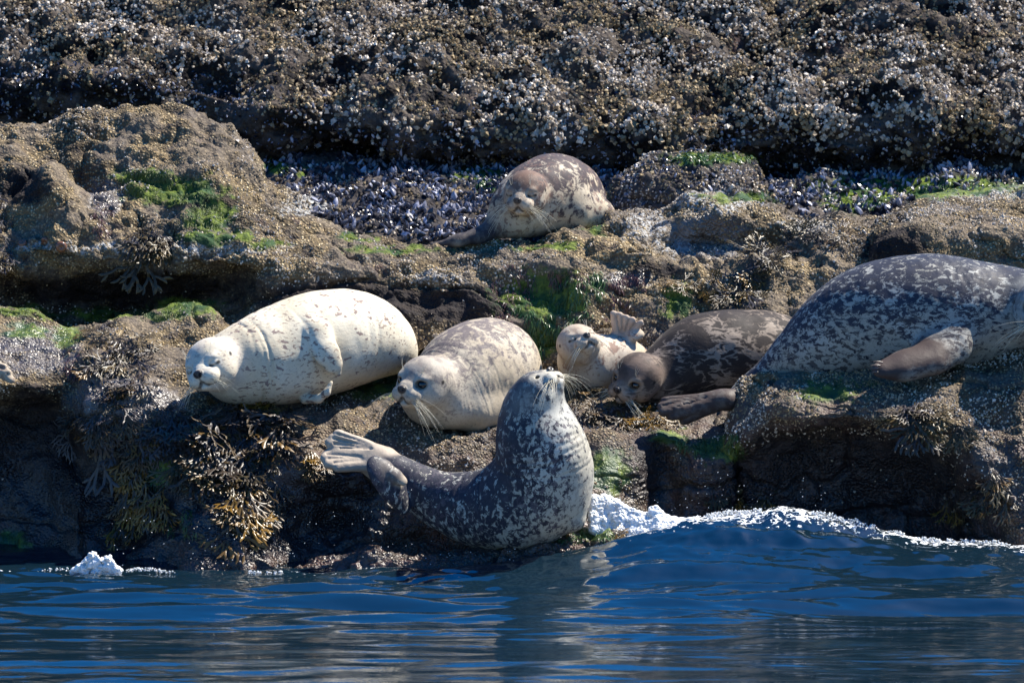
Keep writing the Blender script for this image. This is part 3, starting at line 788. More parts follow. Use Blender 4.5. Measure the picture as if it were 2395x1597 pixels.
C_WHITE = coat("coat_cream", (.20, .15, .13), (.77, .70, .55), .622, .648, 25, .014, spots=[(52, .585, (.28, .20, .16), .85)], st=(.75, 1, 1.5), rot=(0, .35, 0), tint=(.62, .57, .50), lowdet=.45)
C_GREY = coat("coat_grey", (.11, .092, .09), (.53, .465, .365), .45, .66, 22, .08, spots=[(60, .56, (.24, .20, .18), .65)], st=(.9, 1, 1.15), tint=(.50, .44, .36), lowdet=.75)
C_RAISED = coat("coat_raised", (.018, .020, .032), (.54, .53, .47), .40, .60, 32, .05, spots=[(48, .545, (.08, .07, .09), .85)], st=(1, 1, .8), wet=.35, tint=(.22, .21, .20), muz=(.62, .55, .42), limb=(.44, .365, .285), lowdet=.72)
C_PUP = coat("coat_tan", (.20, .13, .10), (.58, .50, .40), .55, .585, 17, .035, spots=[(45, .60, (.28, .20, .15), .6)], tint=(.42, .33, .25), limb=(.50, .38, .29))
C_BROWN = coat("coat_brown", (.021, .016, .015), (.27, .22, .18), .29, .37, 19, .05, st=(.6, 1, 1.4), ring=True, tint=(.18, .13, .105), muz=(.42, .31, .22), limb=(.1, .07, .06))
C_BIG = coat("coat_dark", (.017, .021, .036), (.42, .42, .385), .42, .59, 31, .05, spots=[(40, .555, (.045, .045, .055), .85)], st=(.75, 1, 1.3), rot=(0, -.3, 0), wet=.3, tint=(.3, .3, .28), limb=(.060, .042, .038), lowdet=.74)
C_TOP = coat("coat_patched", (.050, .038, .040), (.60, .52, .40), .40, .60, 19, .07, spots=[(40, .555, (.22, .13, .10), .75)], tint=(.20, .125, .09), limb=(.05, .045, .055), lowdet=.72)

build_seal("cream white seal lying on its side with a front flipper folded over its belly",
  [(552,858,-.14,86),(600,846,-.10,100),(655,832,-.02,112),(755,802,.12,119),(849,791,.27,100),(902,806,.38,70),(937,828,.46,38),(950,842,.55,22)], C_WHITE,
  head=dict(c=(497,850,-.30), R=65, f=(-.33,-.92,-.18), u=(-.38,-.05,.92), eyes='shut', join=.04, wl=.75),
  limbs=[dict(p=[(712,752,-.08,36),(742,786,-.165,38),(766,826,-.205,31),(779,850,-.20,22),(789,872,-.185,11)], n=(.3,-.92,.2), flat=.42, k=.010, late=True),
         dict(p=[(712,934,-.12,12),(746,932,-.17,9),(764,918,-.19,8),(775,894,-.18,5)], k=.015, late=True)],
  dorsal=(-.1,.55,.75), fold=(), rings=[(.055,.008,.009),(.095,.007,.006),(.30,.012,.003),(.62,.014,.004),(.66,.010,.0025)])
build_seal("silvery grey seal with open dark eyes facing the viewer beside the cream seal",
  [(1000,930,-.06,62),(1050,915,.02,88),(1078,890,.12,110),(1141,866,.36,119),(1165,862,.62,88),(1175,870,.85,45)], C_GREY,
  head=dict(c=(996,893,-.20), R=66, f=(-.60,-.78,-.10), u=(.10,0,.99), eyes='open', join=.11, wl=1.15, nw=20),
  limbs=[dict(p=[(1060,950,-.08,52),(1110,958,-.02,48),(1140,950,.05,52)], k=.03)], dorsal=(-.35,.25,.9), rings=[(.05,.010,.003),(.078,.006,.0016),(.10,.007,.0022),(.135,.005,.0015),(.15,.008,.002),(.19,.006,.0016),(.225,.007,.0014)])
build_seal("raised spotted seal with its snout pointing to the sky at the water edge",
  [(1252,985,-.80,84),(1259,1022,-.82,98),(1272,1075,-.80,110),(1266,1125,-.76,118),(1225,1170,-.72,116),(1165,1190,-.68,100),(1110,1188,-.64,84),(1023,1164,-.60,62),(950,1126,-.56,49),(890,1090,-.53,37),(850,1072,-.52,24)], C_RAISED,
  head=dict(c=(1249,938,-.84), R=62, f=(.46,-.22,.90), u=(-.80,.35,.45), eyes='shut', join=.05, wl=1.2, nw=22),
  limbs=[dict(p=[(905,1066,-.52,22),(793,1016,-.53,14),(781,1026,-.54,13),(773,1036,-.55,13),(786,1050,-.56,11),(800,1058,-.56,11)], fan=True, n=(.3,-.6,.75), flat=.8, k=.006, mark=1),
         dict(p=[(880,1085,-.55,22),(764,1064,-.58,12),(762,1072,-.60,14),(768,1084,-.62,13),(790,1092,-.62,12)], fan=True, n=(.3,-.6,.75), flat=.8, k=.006, mark=1),
         dict(p=[(940,1178,-.72,26),(915,1136,-.78,35),(895,1108,-.80,33),(876,1090,-.80,22)], n=(.65,-.7,.3), flat=.42, k=.03, late=True),
         dict(p=[(905,1096,-.80,15),(925,1112,-.81,16),(942,1124,-.80,12)], n=(.65,-.7,.3), flat=.6, k=.02, late=True, mark=1),
         dict(p=[(1250,958,-.84,66),(1262,915,-.87,44)], k=.04),
         dict(p=[(1330,1170,-.78,40),(1342,1215,-.80,26)], k=.05)],
  dorsal=((-.95,.12,.1),(-.25,-.65,.6)), low_amt=.8, rings=[(.10,.009,.006),(.14,.008,.005),(.19,.009,.005)]+[(.60+.035*j,.008,.005) for j in range(6)])
build_seal("small tan seal dozing with its chin up and hind flippers raised behind it",
  [(1366,836,.52,60),(1375,850,.56,66),(1444,846,.64,56),(1484,850,.74,42),(1485,832,.74,26),(1458,805,.70,18)], C_PUP,
  head=dict(c=(1350,806,.40), R=52, f=(.30,-.84,.40), u=(-.40,.30,.86), eyes='shut', join=.05, wl=1.0, nw=12),
  limbs=[dict(p=[(1452,800,.66,15),(1434,733,.60,7.5),(1449,737,.60,7.5),(1464,743,.60,7.5),(1480,748,.60,7.5),(1500,753,.60,6)], fan=True, n=(.1,-1,.2), flat=.6, k=.014, mark=.8),
         dict(p=[(1462,802,.66,14),(1486,786,.60,10),(1497,782,.60,8)], n=(0,-.5,.9), flat=.6)],
  dorsal=(-.2,.7,.6), h=.0062)
build_seal("dark brown seal with open eyes lying between the tan seal and the large dark one",
  [(1528,890,.48,52),(1574,866,.56,74),(1643,835,.62,96),(1732,834,.70,107),(1821,845,.82,104),(1880,860,.95,70)], C_BROWN,
  head=dict(c=(1493,880,.36), R=61, f=(-.62,-.72,-.30), u=(.26,-.1,.95), eyes='open', join=.03, wl=1.1, nw=16), dorsal=(0,.3,.95))
build_seal("large dark mottled seal lying on the right rock with its flipper out",
  [(1727,922,.20,24),(1752,905,.22,28),(1785,888,.22,36),(1838,856,.2,54),(1916,812,.16,91),(2019,756,.12,124),(2160,737,.1,141),(2269,737,.08,127),(2363,725,.06,97),(2400,722,.02,88)], C_BIG,
  head=dict(c=(2440,722,-.16), R=74, f=(-.10,-.97,-.10), u=(.1,0,1), eyes='open', join=.02, wl=1.0),
  limbs=[dict(p=[(1735,925,.12,23),(1690,935,.06,24),(1600,952,.03,17)], fan=False, n=(0,-.3,1), flat=.9, k=.03, mark=1),
         dict(p=[(1700,935,.05,23),(1556,938,.02,12),(1548,950,.0,12),(1552,963,-.02,12),(1570,974,-.02,11),(1600,983,.0,11)], fan=True, n=(0,-.4,.9), flat=.9, k=.002, mark=1),
         dict(p=[(2236,762,-.06,50),(2216,808,-.19,42),(2172,840,-.29,34),(2112,857,-.35,28),(2062,865,-.40,23)], n=(-.1,-.6,.75), flat=.66, k=.09, late=True, mark=1.2)],
  dorsal=(.05,.1,1), h=.0076,
  claws=[((2064,848,-.42),(2042,846,-.44)),((2058,855,-.43),(2036,855,-.45)),((2054,862,-.43),(2032,864,-.45)),((2054,870,-.43),(2034,873,-.45))])
build_seal("mottled seal with pale patched face lying high on the ledge by the mussel bed",
  [(1203,497,1.42,60),(1235,475,1.48,76),(1288,453,1.60,88),(1331,470,1.85,83),(1350,480,2.1,55)], C_TOP,
  head=dict(c=(1232,449,1.27), R=57, f=(-.30,-.92,-.20), u=(0,0,1), eyes='shut', join=.05, wl=1.1),
  limbs=[dict(p=[(1160,530,1.38,34),(1120,552,1.33,18),(1070,562,1.31,13),(1012,572,1.30,9)], n=(0,-.5,.9), flat=.8, k=.05, mark=1),
         dict(p=[(1350,500,1.55,50),(1400,505,1.62,34),(1425,508,1.70,14)], k=.08)], dorsal=(.2,.3,.95))
build_seal("seal mostly outside the left edge, only its pale hind flipper tips showing",
  [(-330,790,-.1,90),(-240,800,-.08,96),(-150,820,-.08,76),(-80,835,-.12,46),(-40,850,-.18,26)], C_PUP,
  limbs=[dict(p=[(-30,852,-.22,18),(8,858,-.28,9),(16,872,-.30,10),(26,888,-.31,9)], fan=True, n=(.2,-.7,.6), flat=.7, k=.01)], dorsal=(0,.2,1), h=.006)
print("seals", round(time.time() - T0, 1))
# ------------------------------------------------------------------ water
def axis(lo, hi, step, far):
    core = np.arange(lo, hi + step, step)
    g, v, d = [], hi, step
    while v < far: d *= 1.35; v += d; g.append(v)
    g2, v, d = [], lo, step
    while v > -far: d *= 1.35; v -= d; g2.append(v)
    return np.concatenate([g2[::-1], core, g])
wx = axis(-2.9, 2.9, .017, 300.0); wy = axis(-4.9, .1, .0105, 300.0)
WX, WY = np.meshgrid(wx, wy)
def water_height(X, Y):
    z = np.zeros_like(X)
    r = np.random.default_rng(21)
    near = 1.0 * sstep(12, 5, np.abs(Y + 2)) * sstep(14, 5, np.abs(X))
    # calm long swell lines lying along the shore
    wob = .25 * fbm(np.stack([X * .5, Y * .35, X * 0], -1), 3)
    for i in range(9):
        lam = r.uniform(.55, 1.5); a = .0055 * lam * r.uniform(.7, 1.5); th = r.normal(0, .22); ph = r.uniform(0, 6.28)
        kx, ky = math.sin(th) * 6.283 / lam, math.cos(th) * 6.283 / lam
        z = z + a * np.sin(kx * X + ky * (Y + wob) + ph)
    s = np.stack([X * 1.1, Y * 4.2, X * 0 + 3], -1)
    patch = sstep(-.35, .5, fbm(np.stack([X * .55, Y * .9, X * 0 + 8], -1), 2))
    z = z + .027 * fbm(s, 2) + .0095 * (.4 + patch) * fbm(s * 2.6 + 4, 2) + .0020 * (.3 + patch) * fbm(s * np.array([7.5, 6.5, 1]) + 9, 2)
    z = z * near * (.34 + .66 * sstep(-2.7, -2.0, Y))
    # band near the shore where the surface is thrown up by the surge
    b = np.exp(-((Y + 1.95) / .62) ** 2)
    z = z + b * near * (.018 * np.sin(Y * 15.5 + 1.6 * np.sin(X * .8) + 1.2 * np.sin(X * 1.9 + 1) + .9) + .004 * np.sin(Y * 31 + X * 2.7 + 2) + .016 * fbm(np.stack([X * .9, Y * 3.4, X * 0 + 20], -1), 2))
    # small chop next to the rocks
    c = np.exp(-((Y + 1.0) / .42) ** 2) * near
    z = z + c * (.014 * fbm(np.stack([X * 4, Y * 7, X * 0 + 30], -1), 3))
    # the swell running up against the rock on the right
    px = np.array([-3, -1.2, -.2, .35, .75, 1.05, 1.35, 1.65, 2.0, 2.4, 3.2])
    ph = np.array([0, .0, .02, .09, .175, .22, .235, .19, .13, .105, .09])
    H = pchip(px, ph, np.clip(X, -3, 3.2).ravel()).reshape(X.shape) * sstep(9, 3.4, np.abs(X))
    yc = -.78 - .04 * (X - 1.3) - .05 * np.sin(X * 3)
    prof = np.where(Y > yc, np.exp(-((Y - yc) / .35) ** 2), np.exp(-(np.abs(Y - yc) / .46) ** 1.7))
    z = z + H * prof
    rough = prof * H / .3
    z = z + rough * (.020 * fbm(np.stack([X * 5, Y * 9, X * 0 + 2], -1), 3) + .0050 * fbm(np.stack([X * 30, Y * 30, X * 0 + 2], -1), 2))
    return z, H, prof
WZ, WH, WPR = water_height(WX, WY)
Wv = np.stack([WX, WY, WZ], -1).reshape(-1, 3)
i = np.arange(WX.size).reshape(WX.shape)
Wf = np.stack([i[:-1, :-1], i[:-1, 1:], i[1:, 1:], i[1:, :-1]], -1).reshape(-1, 4)
wm = mk_mesh("water", Wv, Wf)
yc_ = -.78 - .04 * (WX - 1.3) - .05 * np.sin(WX * 3)
foam_w = 1.15 * WPR * np.clip(WH / .1, 0, 1) * sstep(-.36, -.01, WY - yc_) * sstep(.2, .6, WX)
foam_w = np.maximum(foam_w, .75 * np.exp(-((WY + 1.02) / .10) ** 2) * sstep(.1, -.3, WX) * sstep(-.1, .35, perlin(np.stack([WX * 1.8, WX * 0, WX * 0 + 3], -1)) + .25))
attr_f(wm, "foam", foam_w)
m = NT("sea_water")
fo = m.attr("foam")
lace = m.math('ADD', m.math('MULTIPLY', m.noise(26, 5, .65, vec=m.stretch(1, 1.5, 1)), 1.0), m.math('MULTIPLY', m.voro(38, 'DISTANCE_TO_EDGE', vec=m.stretch(1, 1.4, 1)), -.55))
fm = m.ramp(m.math('ADD', lace, m.math('MULTIPLY', fo, .46)), .88, 1.0)
fm = m.math('MULTIPLY', fm, m.ramp(fo, .04, .25))
m.set("Base Color", m.mix(fm, (.004, .015, .026), (.80, .83, .86)))
m.set("Roughness", m.ramp(fm, 0, 1, .015, .7))
m.set("IOR", 2.3); m.set("Specular IOR Level", .5)
nb = m.noise(5.5, 4, .6, vec=m.stretch(1, 3.6, 1))
nb2 = m.noise(55, 2, .55, vec=m.stretch(1, 2.2, 1))
m.bump(m.math('ADD', m.math('ADD', m.math('MULTIPLY', nb, .5), m.math('MULTIPLY', nb2, m.ramp(fo, 0, .3, .10, .26))), m.math('MULTIPLY', fm, .8)), .3, .007)
M_WATER = m.m
link("sea_water", wm, M_WATER, kind='structure')

# foam: heaped bubbles along the breaking edge
def blob_mass(name, balls, mat, k=.008, h=.0055, noise_amp=.004, **props):
    balls = np.array(balls); c = balls[:, :3]; r = balls[:, 3]
    F = Field((c - r[:, None]).min(0) - .03, (c + r[:, None]).max(0) + .03, h)
    for j in range(len(balls)): F.cone(c[j], r[j], c[j], r[j] * .999, k)
    V, Q = F.mesh()
    V = V + noise_amp * np.stack([perlin(V * 70), perlin(V * 70 + 31), perlin(V * 70 + 77)], -1)
    v0, v1, v2 = V[Q[:, 0]], V[Q[:, 1]], V[Q[:, 2]]
    if (np.cross(v1 - v0, v2 - v0) * v0).sum() < 0: Q = Q[:, ::-1]
    return link(name, mk_mesh(name, V, Q), mat, **props)
m = NT("foam")
fv = m.voro(70); fn = m.noise(45, 4, .6)
m.set("Base Color", m.mix(m.ramp(fn, .35, .62), (.66, .70, .73), (.86, .88, .90)))
m.set("Roughness", .45); m.set("Specular IOR Level", .4)
m.set("Subsurface Weight", .25); m.set("Subsurface Radius", (.03, .035, .04)); m.set("Subsurface Scale", .3)
m.bump(m.math('ADD', m.ramp(fv, .1, .6), fn), .8, .008)
M_FOAM = m.m
r = np.random.default_rng(5)
balls = []
def hz(x, y):
    z, _, _ = water_height(np.array([[x]]), np.array([[y]])); return float(z[0, 0])
# thick pile beside the raised seal, in picture (D view): x, top y, thickness
prof = [(1362,1140,80,-.62),(1390,1136,90,-.62),(1420,1150,84,-.66),(1450,1172,66,-.68),(1480,1180,54,-.70),(1500,1158,70,-.70),(1520,1178,48,-.72),(1560,1192,26,-.74),(1640,1183,15,-.76),(1720,1174,12,-.77),(1800,1163,12,-.78),(1840,1168,13,-.78),(1900,1186,11,-.79),(1960,1204,8,-.80),(2040,1220,5,-.81),(2120,1238,7,-.82),(2200,1240,7,-.83),(2300,1244,6,-.84),(2400,1246,6,-.84)]
prof = np.array(prof, float)
for j in range(2600):
    x = 1362 + (2400 - 1362) * r.random() ** 1.7
    t, th, Yd = (np.interp(x, prof[:, 0], prof[:, q]) for q in (1, 2, 3))
    jag = 8 * perlin(np.array([x / 22.0, 0, 0])) * min(1, th / 30)
    v = r.random() ** .8
    y = t + jag + v * th
    p = PA(x * K, y * K, Yd - .10 * v + r.uniform(-.03, .03))
    if th < 20 and x > 1560: continue
    if th < 20 and perlin(np.array([x / 16.0, 3.1, 0])) < -.12: continue
    rad = r.uniform(.004, .012) * (1.2 if th > 40 else .55)
    if th < 20 and r.random() < .35: continue
    balls.append((*p, rad))
fo_ = blob_mass("foam", balls, M_FOAM, k=.022, h=.005, kind='stuff', label="white foam breaking where the swell meets the rock on the right", category="foam")
balls = []
spl = [(162,1312),(172,1300),(186,1294),(198,1282),(206,1270),(213,1264),(221,1270),(230,1281),(238,1278),(246,1271),(254,1276),(262,1291),(278,1308)]
sx, sy = np.array(spl).T
for j in range(330):
    x = r.uniform(166, 276); t = np.interp(x, sx, sy); y = t + 3 + r.random() * (1315 - t)
    balls.append((*PA(x * K, y * K, -1.02 + r.uniform(-.05, .03)), r.uniform(.006, .013)))
blob_mass("splash", balls, M_FOAM, k=.010, h=.005, kind='stuff', label="small white splash standing against the dark rock at lower left", category="splash")
balls = []
for j in range(260):
    x = r.choice([r.uniform(290, 415), r.uniform(570, 650), r.uniform(0, 160)], p=[.5, .3, .2])
    balls.append((*PA(x * K, (1310 + 5 * math.sin(x / 30) + r.uniform(-2, 5)) * K, -1.0 + r.uniform(-.04, .03)), r.uniform(.002, .006)))
X_ = r.uniform(1480, 2400, 2000); t_, th_, Yd_ = (np.interp(X_, prof[:, 0], prof[:, q]) for q in (1, 2, 3))
w_ = perlin(np.stack([X_ / 26.0, 0 * X_ + 5.5, 0 * X_], -1)); keep = w_ > -.25 + .3 * r.random(len(X_))
p_ = PA(X_ * K, t_ * K, Yd_)[keep]; w_ = w_[keep]; Yd_ = Yd_[keep]
yy = Yd_ - np.abs(r.normal(0, 1, len(w_)) * (.022 + .03 * np.maximum(w_, 0))) + .02
zz = water_height(p_[:, 0], yy)[0]
balls += list(zip(p_[:, 0], yy, zz + r.uniform(-.002, .012, len(w_)) + .016 * np.maximum(0, w_) * r.random(len(w_)), r.uniform(.0016, .0058, len(w_))))
# spray droplets thrown up in front of the dark rock
for j in range(170):
    if r.random() < .55: x, y = r.uniform(250, 1330), 1300 - abs(r.normal(0, 70))
    else: x, y = r.uniform(1360, 1900), 1175 - abs(r.normal(0, 45))
    c = cast(x, y)
    if c is None: continue
    balls.append((*PA(x * K, y * K, -1.0 + r.uniform(-.1, .1)), r.uniform(.0012, .0028)))
balls = np.array(balls)
bu, bv = np.meshgrid(np.linspace(0, 2 * np.pi, 5)[:-1], [0.0, 1.05, 2.1, 3.14159])
S0 = np.stack([np.sin(bv) * np.cos(bu), np.sin(bv) * np.sin(bu), np.cos(bv)], -1).reshape(-1, 3)
i = np.arange(16).reshape(4, 4)
SF = np.stack([i[:-1], i[1:], np.roll(i, -1, 1)[1:], np.roll(i, -1, 1)[:-1]], -1).reshape(-1, 4)
V = (balls[:, None, :3] + S0[None] * balls[:, None, 3:4]).reshape(-1, 3)
Fq = (SF[None] + (np.arange(len(balls)) * 16)[:, None, None]).reshape(-1, 4)
link("spray", mk_mesh("spray", V, Fq), M_FOAM, kind='stuff', label="fine spray droplets and froth along the waterline", category="spray")
print("water", round(time.time() - T0, 1))

# ------------------------------------------------------------------ barnacles and mussels
def frames(n, rg):
    a = np.cross(n, rg.normal(size=n.shape)); a /= np.linalg.norm(a, axis=1)[:, None] + 1e-9
    return a, np.cross(n, a)
def scatter(template, TF, p, n, scl, rg, name, mat, parent, col=None, lean=.0):
    n = n + lean * rg.normal(size=n.shape); n /= np.linalg.norm(n, axis=1)[:, None]
    a, b = frames(n, rg)
    V = (p[:, None] + scl[:, None, None] * (template[None, :, :1] * a[:, None] + template[None, :, 1:2] * b[:, None] + template[None, :, 2:] * n[:, None])).reshape(-1, 3)
    Fa = [(T[None] + (np.arange(len(p)) * len(template))[:, None, None]).reshape(-1, T.shape[1]) for T in TF]
    me = mk_mesh(name, V, Fa, smooth=False)
    attr_f(me, "rnd", np.repeat(rg.random(len(p)) if col is None else col, len(template)))
    return link(name, me, mat, parent, kind='stuff')
ang = np.arange(4) * 2 * np.pi / 4
BT = np.concatenate([np.stack([np.cos(ang), np.sin(ang), 0 * ang - .25], -1), np.stack([.52 * np.cos(ang + .3), .52 * np.sin(ang + .3), 0 * ang + .75], -1), [[0, 0, .45]]])
BF = [np.array([[j, (j + 1) % 4, 4 + (j + 1) % 4, 4 + j] for j in range(4)]), np.array([[4 + j, 4 + (j + 1) % 4, 8] for j in range(4)])]
def samples(layer, count, rg, cond=None, xr=(-60, 2420), yr=(-60, 1400)):
    Ld = [l for l in LAYERS if l['name'] == layer][0]
    p = Ld['pos']; n = Ld['n']
    c = .25 * (p[:-1, :-1] + p[1:, :-1] + p[1:, 1:] + p[:-1, 1:])
    area = np.linalg.norm(np.cross(p[1:, :-1] - p[:-1, :-1], p[:-1, 1:] - p[:-1, :-1]), axis=2)
    X, Y_ = Ld['px'][:-1, :-1] / K, Ld['py'][:-1, :-1] / K
    w = area * ((X > xr[0]) & (X < xr[1]) & (Y_ > yr[0]) & (Y_ < yr[1]))
    # leave out what other rock hides
    zx = np.clip(((X * K - zx0) / ZC).astype(int), 0, zw - 1); zy = np.clip(((Y_ * K - zy0) / ZC).astype(int), 0, zh - 1)
    w = w * (Ld['f'][:-1, :-1] < ZF[zy, zx] + .12)
    if cond is not None: w = w * cond(c, X, Y_, n[:-1, :-1])
    cdf = np.cumsum(w.ravel()); cdf /= cdf[-1]
    k = np.searchsorted(cdf, rg.random(count)); j, i = np.unravel_index(k, w.shape)
    u, v = rg.random(count)[:, None], rg.random(count)[:, None]
    P_ = p[j, i] * (1 - u) * (1 - v) + p[j + 1, i] * (1 - u) * v + p[j, i + 1] * u * (1 - v) + p[j + 1, i + 1] * u * v
    return P_, n[j, i], X[j, i], Y_[j, i]
m = NT("barnacle")
rn = m.attr("rnd")
bc = m.mix(m.ramp(rn, 0, 1), (.34, .25, .15), (.88, .79, .68))
bc = m.mix(m.ramp(m.noise(2.6, 3), .46, .58, 0, .85), bc, m.mix(rn, (.19, .125, .045), (.42, .30, .13)))
bc = m.mix(m.ramp(m.noise(60, 2), .35, .65, 0, .35), bc, (.10, .08, .07))
m.set("Base Color", bc); m.set("Roughness", .75); m.set("Specular IOR Level", .45)
M_BARN = m.m
m = NT("mussel_shell")
rn = m.attr("rnd")
oi = m.n.new("ShaderNodeObjectInfo")
rn2 = m.math('FRACT', m.math('ADD', rn, oi.outputs["Random"]))
ml = m.mix(m.ramp(rn2, .5, 1.0), (.018, .022, .042), (.42, .43, .53))
ml = m.mix(m.ramp(m.noise(50, 3), .5, .7, 0, .5), ml, (.24, .23, .26))
m.set("Base Color", ml); m.set("Roughness", .26); m.set("Specular IOR Level", .65)
M_MUSS = m.m
rg = np.random.default_rng(77)
def clump(c, s=1.0): return sstep(-.22, .22, fbm(c * 2.2 * np.array([.7, 1, 1.6]) + 3, 2) * .45 + .8 * perlin(c * 16) + .5 * perlin(c * 34)) + .02
def wall_cond(c, X, Y_, n):
    d = clump(c)
    low = np.interp(X, [0, 500, 900, 1500, 2400], [150, 200, 290, 300, 300])
    return d * sstep(75, -25, Y_ - low + 25) + .02
p, n, X, Y_ = samples("rock_wall", 30000, rg, wall_cond)
sc = .0088 * np.exp(rg.normal(0, .32, len(p))) * (1 + .5 * sstep(150, 350, Y_))
# barnacles grow on each other in heaps
heap = np.clip(fbm(p * 17, 2), 0, 1)[:, None] * .06
p = p + n * heap
scatter(BT, BF, p, n + np.array([0, -.15, .35]), sc, rg, "barnacles", M_BARN, WALL, lean=.45)
def ledge_cond(c, X, Y_, n): return (1 - .985 * sstep(.25, .7, blobs(DARK, X, Y_))) * sstep(-.45, .25, fbm(c * 3.0 + 8, 3)) * sstep(.12, .5, c[..., 2])
for lay, cnt in (("upper_ledge", 12000), ("lower_ledge", 5500), ("front_rock", 4500), ("large_boulder", 3500)):
    p, n, X, Y_ = samples(lay, cnt, rg, ledge_cond)
    g = sstep(.4, .8, blobs(GREEN, X, Y_)); keep = rg.random(len(p)) > g * .85
    p, n = p[keep], n[keep]
    sc = .0052 * np.exp(rg.normal(0, .3, len(p)))
    scatter(BT, BF, p, n, sc, rg, "barnacles", M_BARN, col=.25 + .75 * rg.random(len(p)) ** 2, parent=[l for l in LAYERS if l['name'] == lay][0]['obj'], lean=.25)
# mussel shell: pointed at one end, a lens in section
u = np.linspace(0, 1, 6)
wd = np.array([.06, .62, .95, 1.0, .72, .10]); ths = wd * .62
a6 = np.arange(5) * np.pi / 2.5
MT = np.stack([np.stack([(uu - .5) * 2.5 + 0 * a6, w_ * .62 * np.cos(a6), t_ * .62 * np.sin(a6)], -1) for uu, w_, t_ in zip(u, wd, ths)]).reshape(-1, 3)
i = np.arange(30).reshape(6, 5)
MF = [np.stack([i[:-1], i[1:], np.roll(i, -1, 1)[1:], np.roll(i, -1, 1)[:-1]], -1).reshape(-1, 4)[:, ::-1]]
SHELFO = SHELF
p, n, X, Y_ = samples("mussel_shelf", 3800, rg, lambda c, X, Y_, n: .25 + sstep(-.3, .3, fbm(c * 5, 2)) * (1 - .75 * sstep(.3, .7, blobs(GREEN, X, Y_))), yr=(360, 600))
n2 = n + np.array([0, -.4, .3])
order = np.argsort(-np.where((X > 600) & (X < 1150), 1, 0) - rg.random(len(p)) * .8)
me1 = mk_mesh("mussel", MT, MF); me1.materials.append(M_MUSS)
attr_f(me1, "rnd", np.zeros(len(MT)))
sel = order[:300]
for k in sel:
    nn = Vector(n2[k] + .7 * rg.normal(size=3)).normalized()
    o = bpy.data.objects.new("mussel", me1); scene.collection.objects.link(o); o.parent = SHELF
    s = .0172 * math.exp(rg.normal(0, .25))
    q = nn.to_track_quat('X', 'Z'); o.rotation_mode = 'QUATERNION'; o.rotation_quaternion = q
    o.location = Vector(p[k]) + nn * .010; o.scale = (s * 1.25, s * 1.25, s * 1.25)
rest = order[300:]
MTu = MT[:, [1, 2, 0]]
scatter(MTu, MF, p[rest] + n[rest] * .006, n2[rest], .0168 * np.exp(rg.normal(0, .3, len(rest))), rg, "mussels", M_MUSS, SHELF, lean=.7)
p, n, X, Y_ = samples("mussel_mound", 420, rg, lambda c, X, Y_, n: 1 - .95 * sstep(.3, .7, blobs(GREEN, X, Y_)))
scatter(MTu, MF, p, n + np.array([0, -.4, .3]), .011 * np.exp(rg.normal(0, .3, len(p))), rg, "mussels", M_MUSS, MOUND, lean=.7)
p, n, X, Y_ = samples("mussel_mound", 1200, rg, lambda c, X, Y_, n: 1 - .95 * sstep(.3, .7, blobs(GREEN, X, Y_)))
scatter(BT, BF, p, n, .007 * np.exp(rg.normal(0, .3, len(p))), rg, "barnacles", M_BARN, MOUND, lean=.4)
def wm_cond(c, X, Y_, n):
    low = np.interp(X, [0, 500, 900, 1500, 2400], [120, 170, 250, 240, 240])
    return sstep(-30, 60, Y_ - low) * (1.2 - clump(c)) + .03
p, n, X, Y_ = samples("rock_wall", 4200, rg, wm_cond)
scatter(MTu, MF, p, n + np.array([0, -.3, .1]), .010 * np.exp(rg.normal(0, .3, len(p))), rg, "mussels", M_MUSS, WALL, lean=.7)
p, n, X, Y_ = samples("mussel_shelf", 1500, rg, lambda c, X, Y_, n: sstep(0, .3, fbm(c * 6 + 40, 2)), yr=(360, 600))
scatter(BT, BF, p + n * .01, n, .007 * np.exp(rg.normal(0, .3, len(p))), rg, "barnacles", M_BARN, SHELF, lean=.4)
print("shells", round(time.time() - T0, 1))

# ------------------------------------------------------------------ seaweed
def frond_mesh(seed, levels=4, L0=.034, w0=.0042, spread=.42, bulb=1.0):
    r = random.Random(seed)
    V, Fq, tip = [], [], []
    def strip(p0, ang, lvl, z0, w):
        L = L0 * r.uniform(.7, 1.25) * (1.0 if lvl else 1.4); a = ang; n = 3
        base = len(V)
        x, y = p0; z = z0
        for s in range(n + 1):
            t = s / n
            a2 = a + .25 * math.sin(t * 3 + seed)
            if s: x += math.sin(a2) * L / n; y -= math.cos(a2) * L / n; z += r.uniform(-.0035, .0045)
            ww = w * (1 + .35 * t)
            if lvl == levels: ww = w * (1.1 + bulb * .25 * math.sin(min(1, t * 1.15) * 2.7)) if s < n else w * .35
            nx, ny = math.cos(a2), math.sin(a2)
            V.extend([(x - nx * ww, z, y - ny * ww), (x, z - ww * .45, y), (x + nx * ww, z, y + ny * ww)])
            tp = (lvl + t) / (levels + 1); tip.extend([tp] * 3)
            if s:
                b = base + (s - 1) * 3
                Fq.extend([(b, b + 1, b + 4, b + 3), (b + 1, b + 2, b + 5, b + 4)])
        if lvl < levels:
            for sg in (-1, 1):
                if lvl > 1 and r.random() < .16: continue
                strip((x, y), a + sg * spread * r.uniform(.55, 1.25), lvl + 1, z, w * .98)
    strip((0, 0), 0, 0, 0, w0)
    V = np.array(V); L = V[:, 2]
    V[:, 1] += -.35 * .06 * np.sin(np.clip(-L / .09, 0, 1) * 3.0)
    me = mk_mesh("frond", V, np.array(Fq))
    attr_f(me, "tip", tip)
    return me
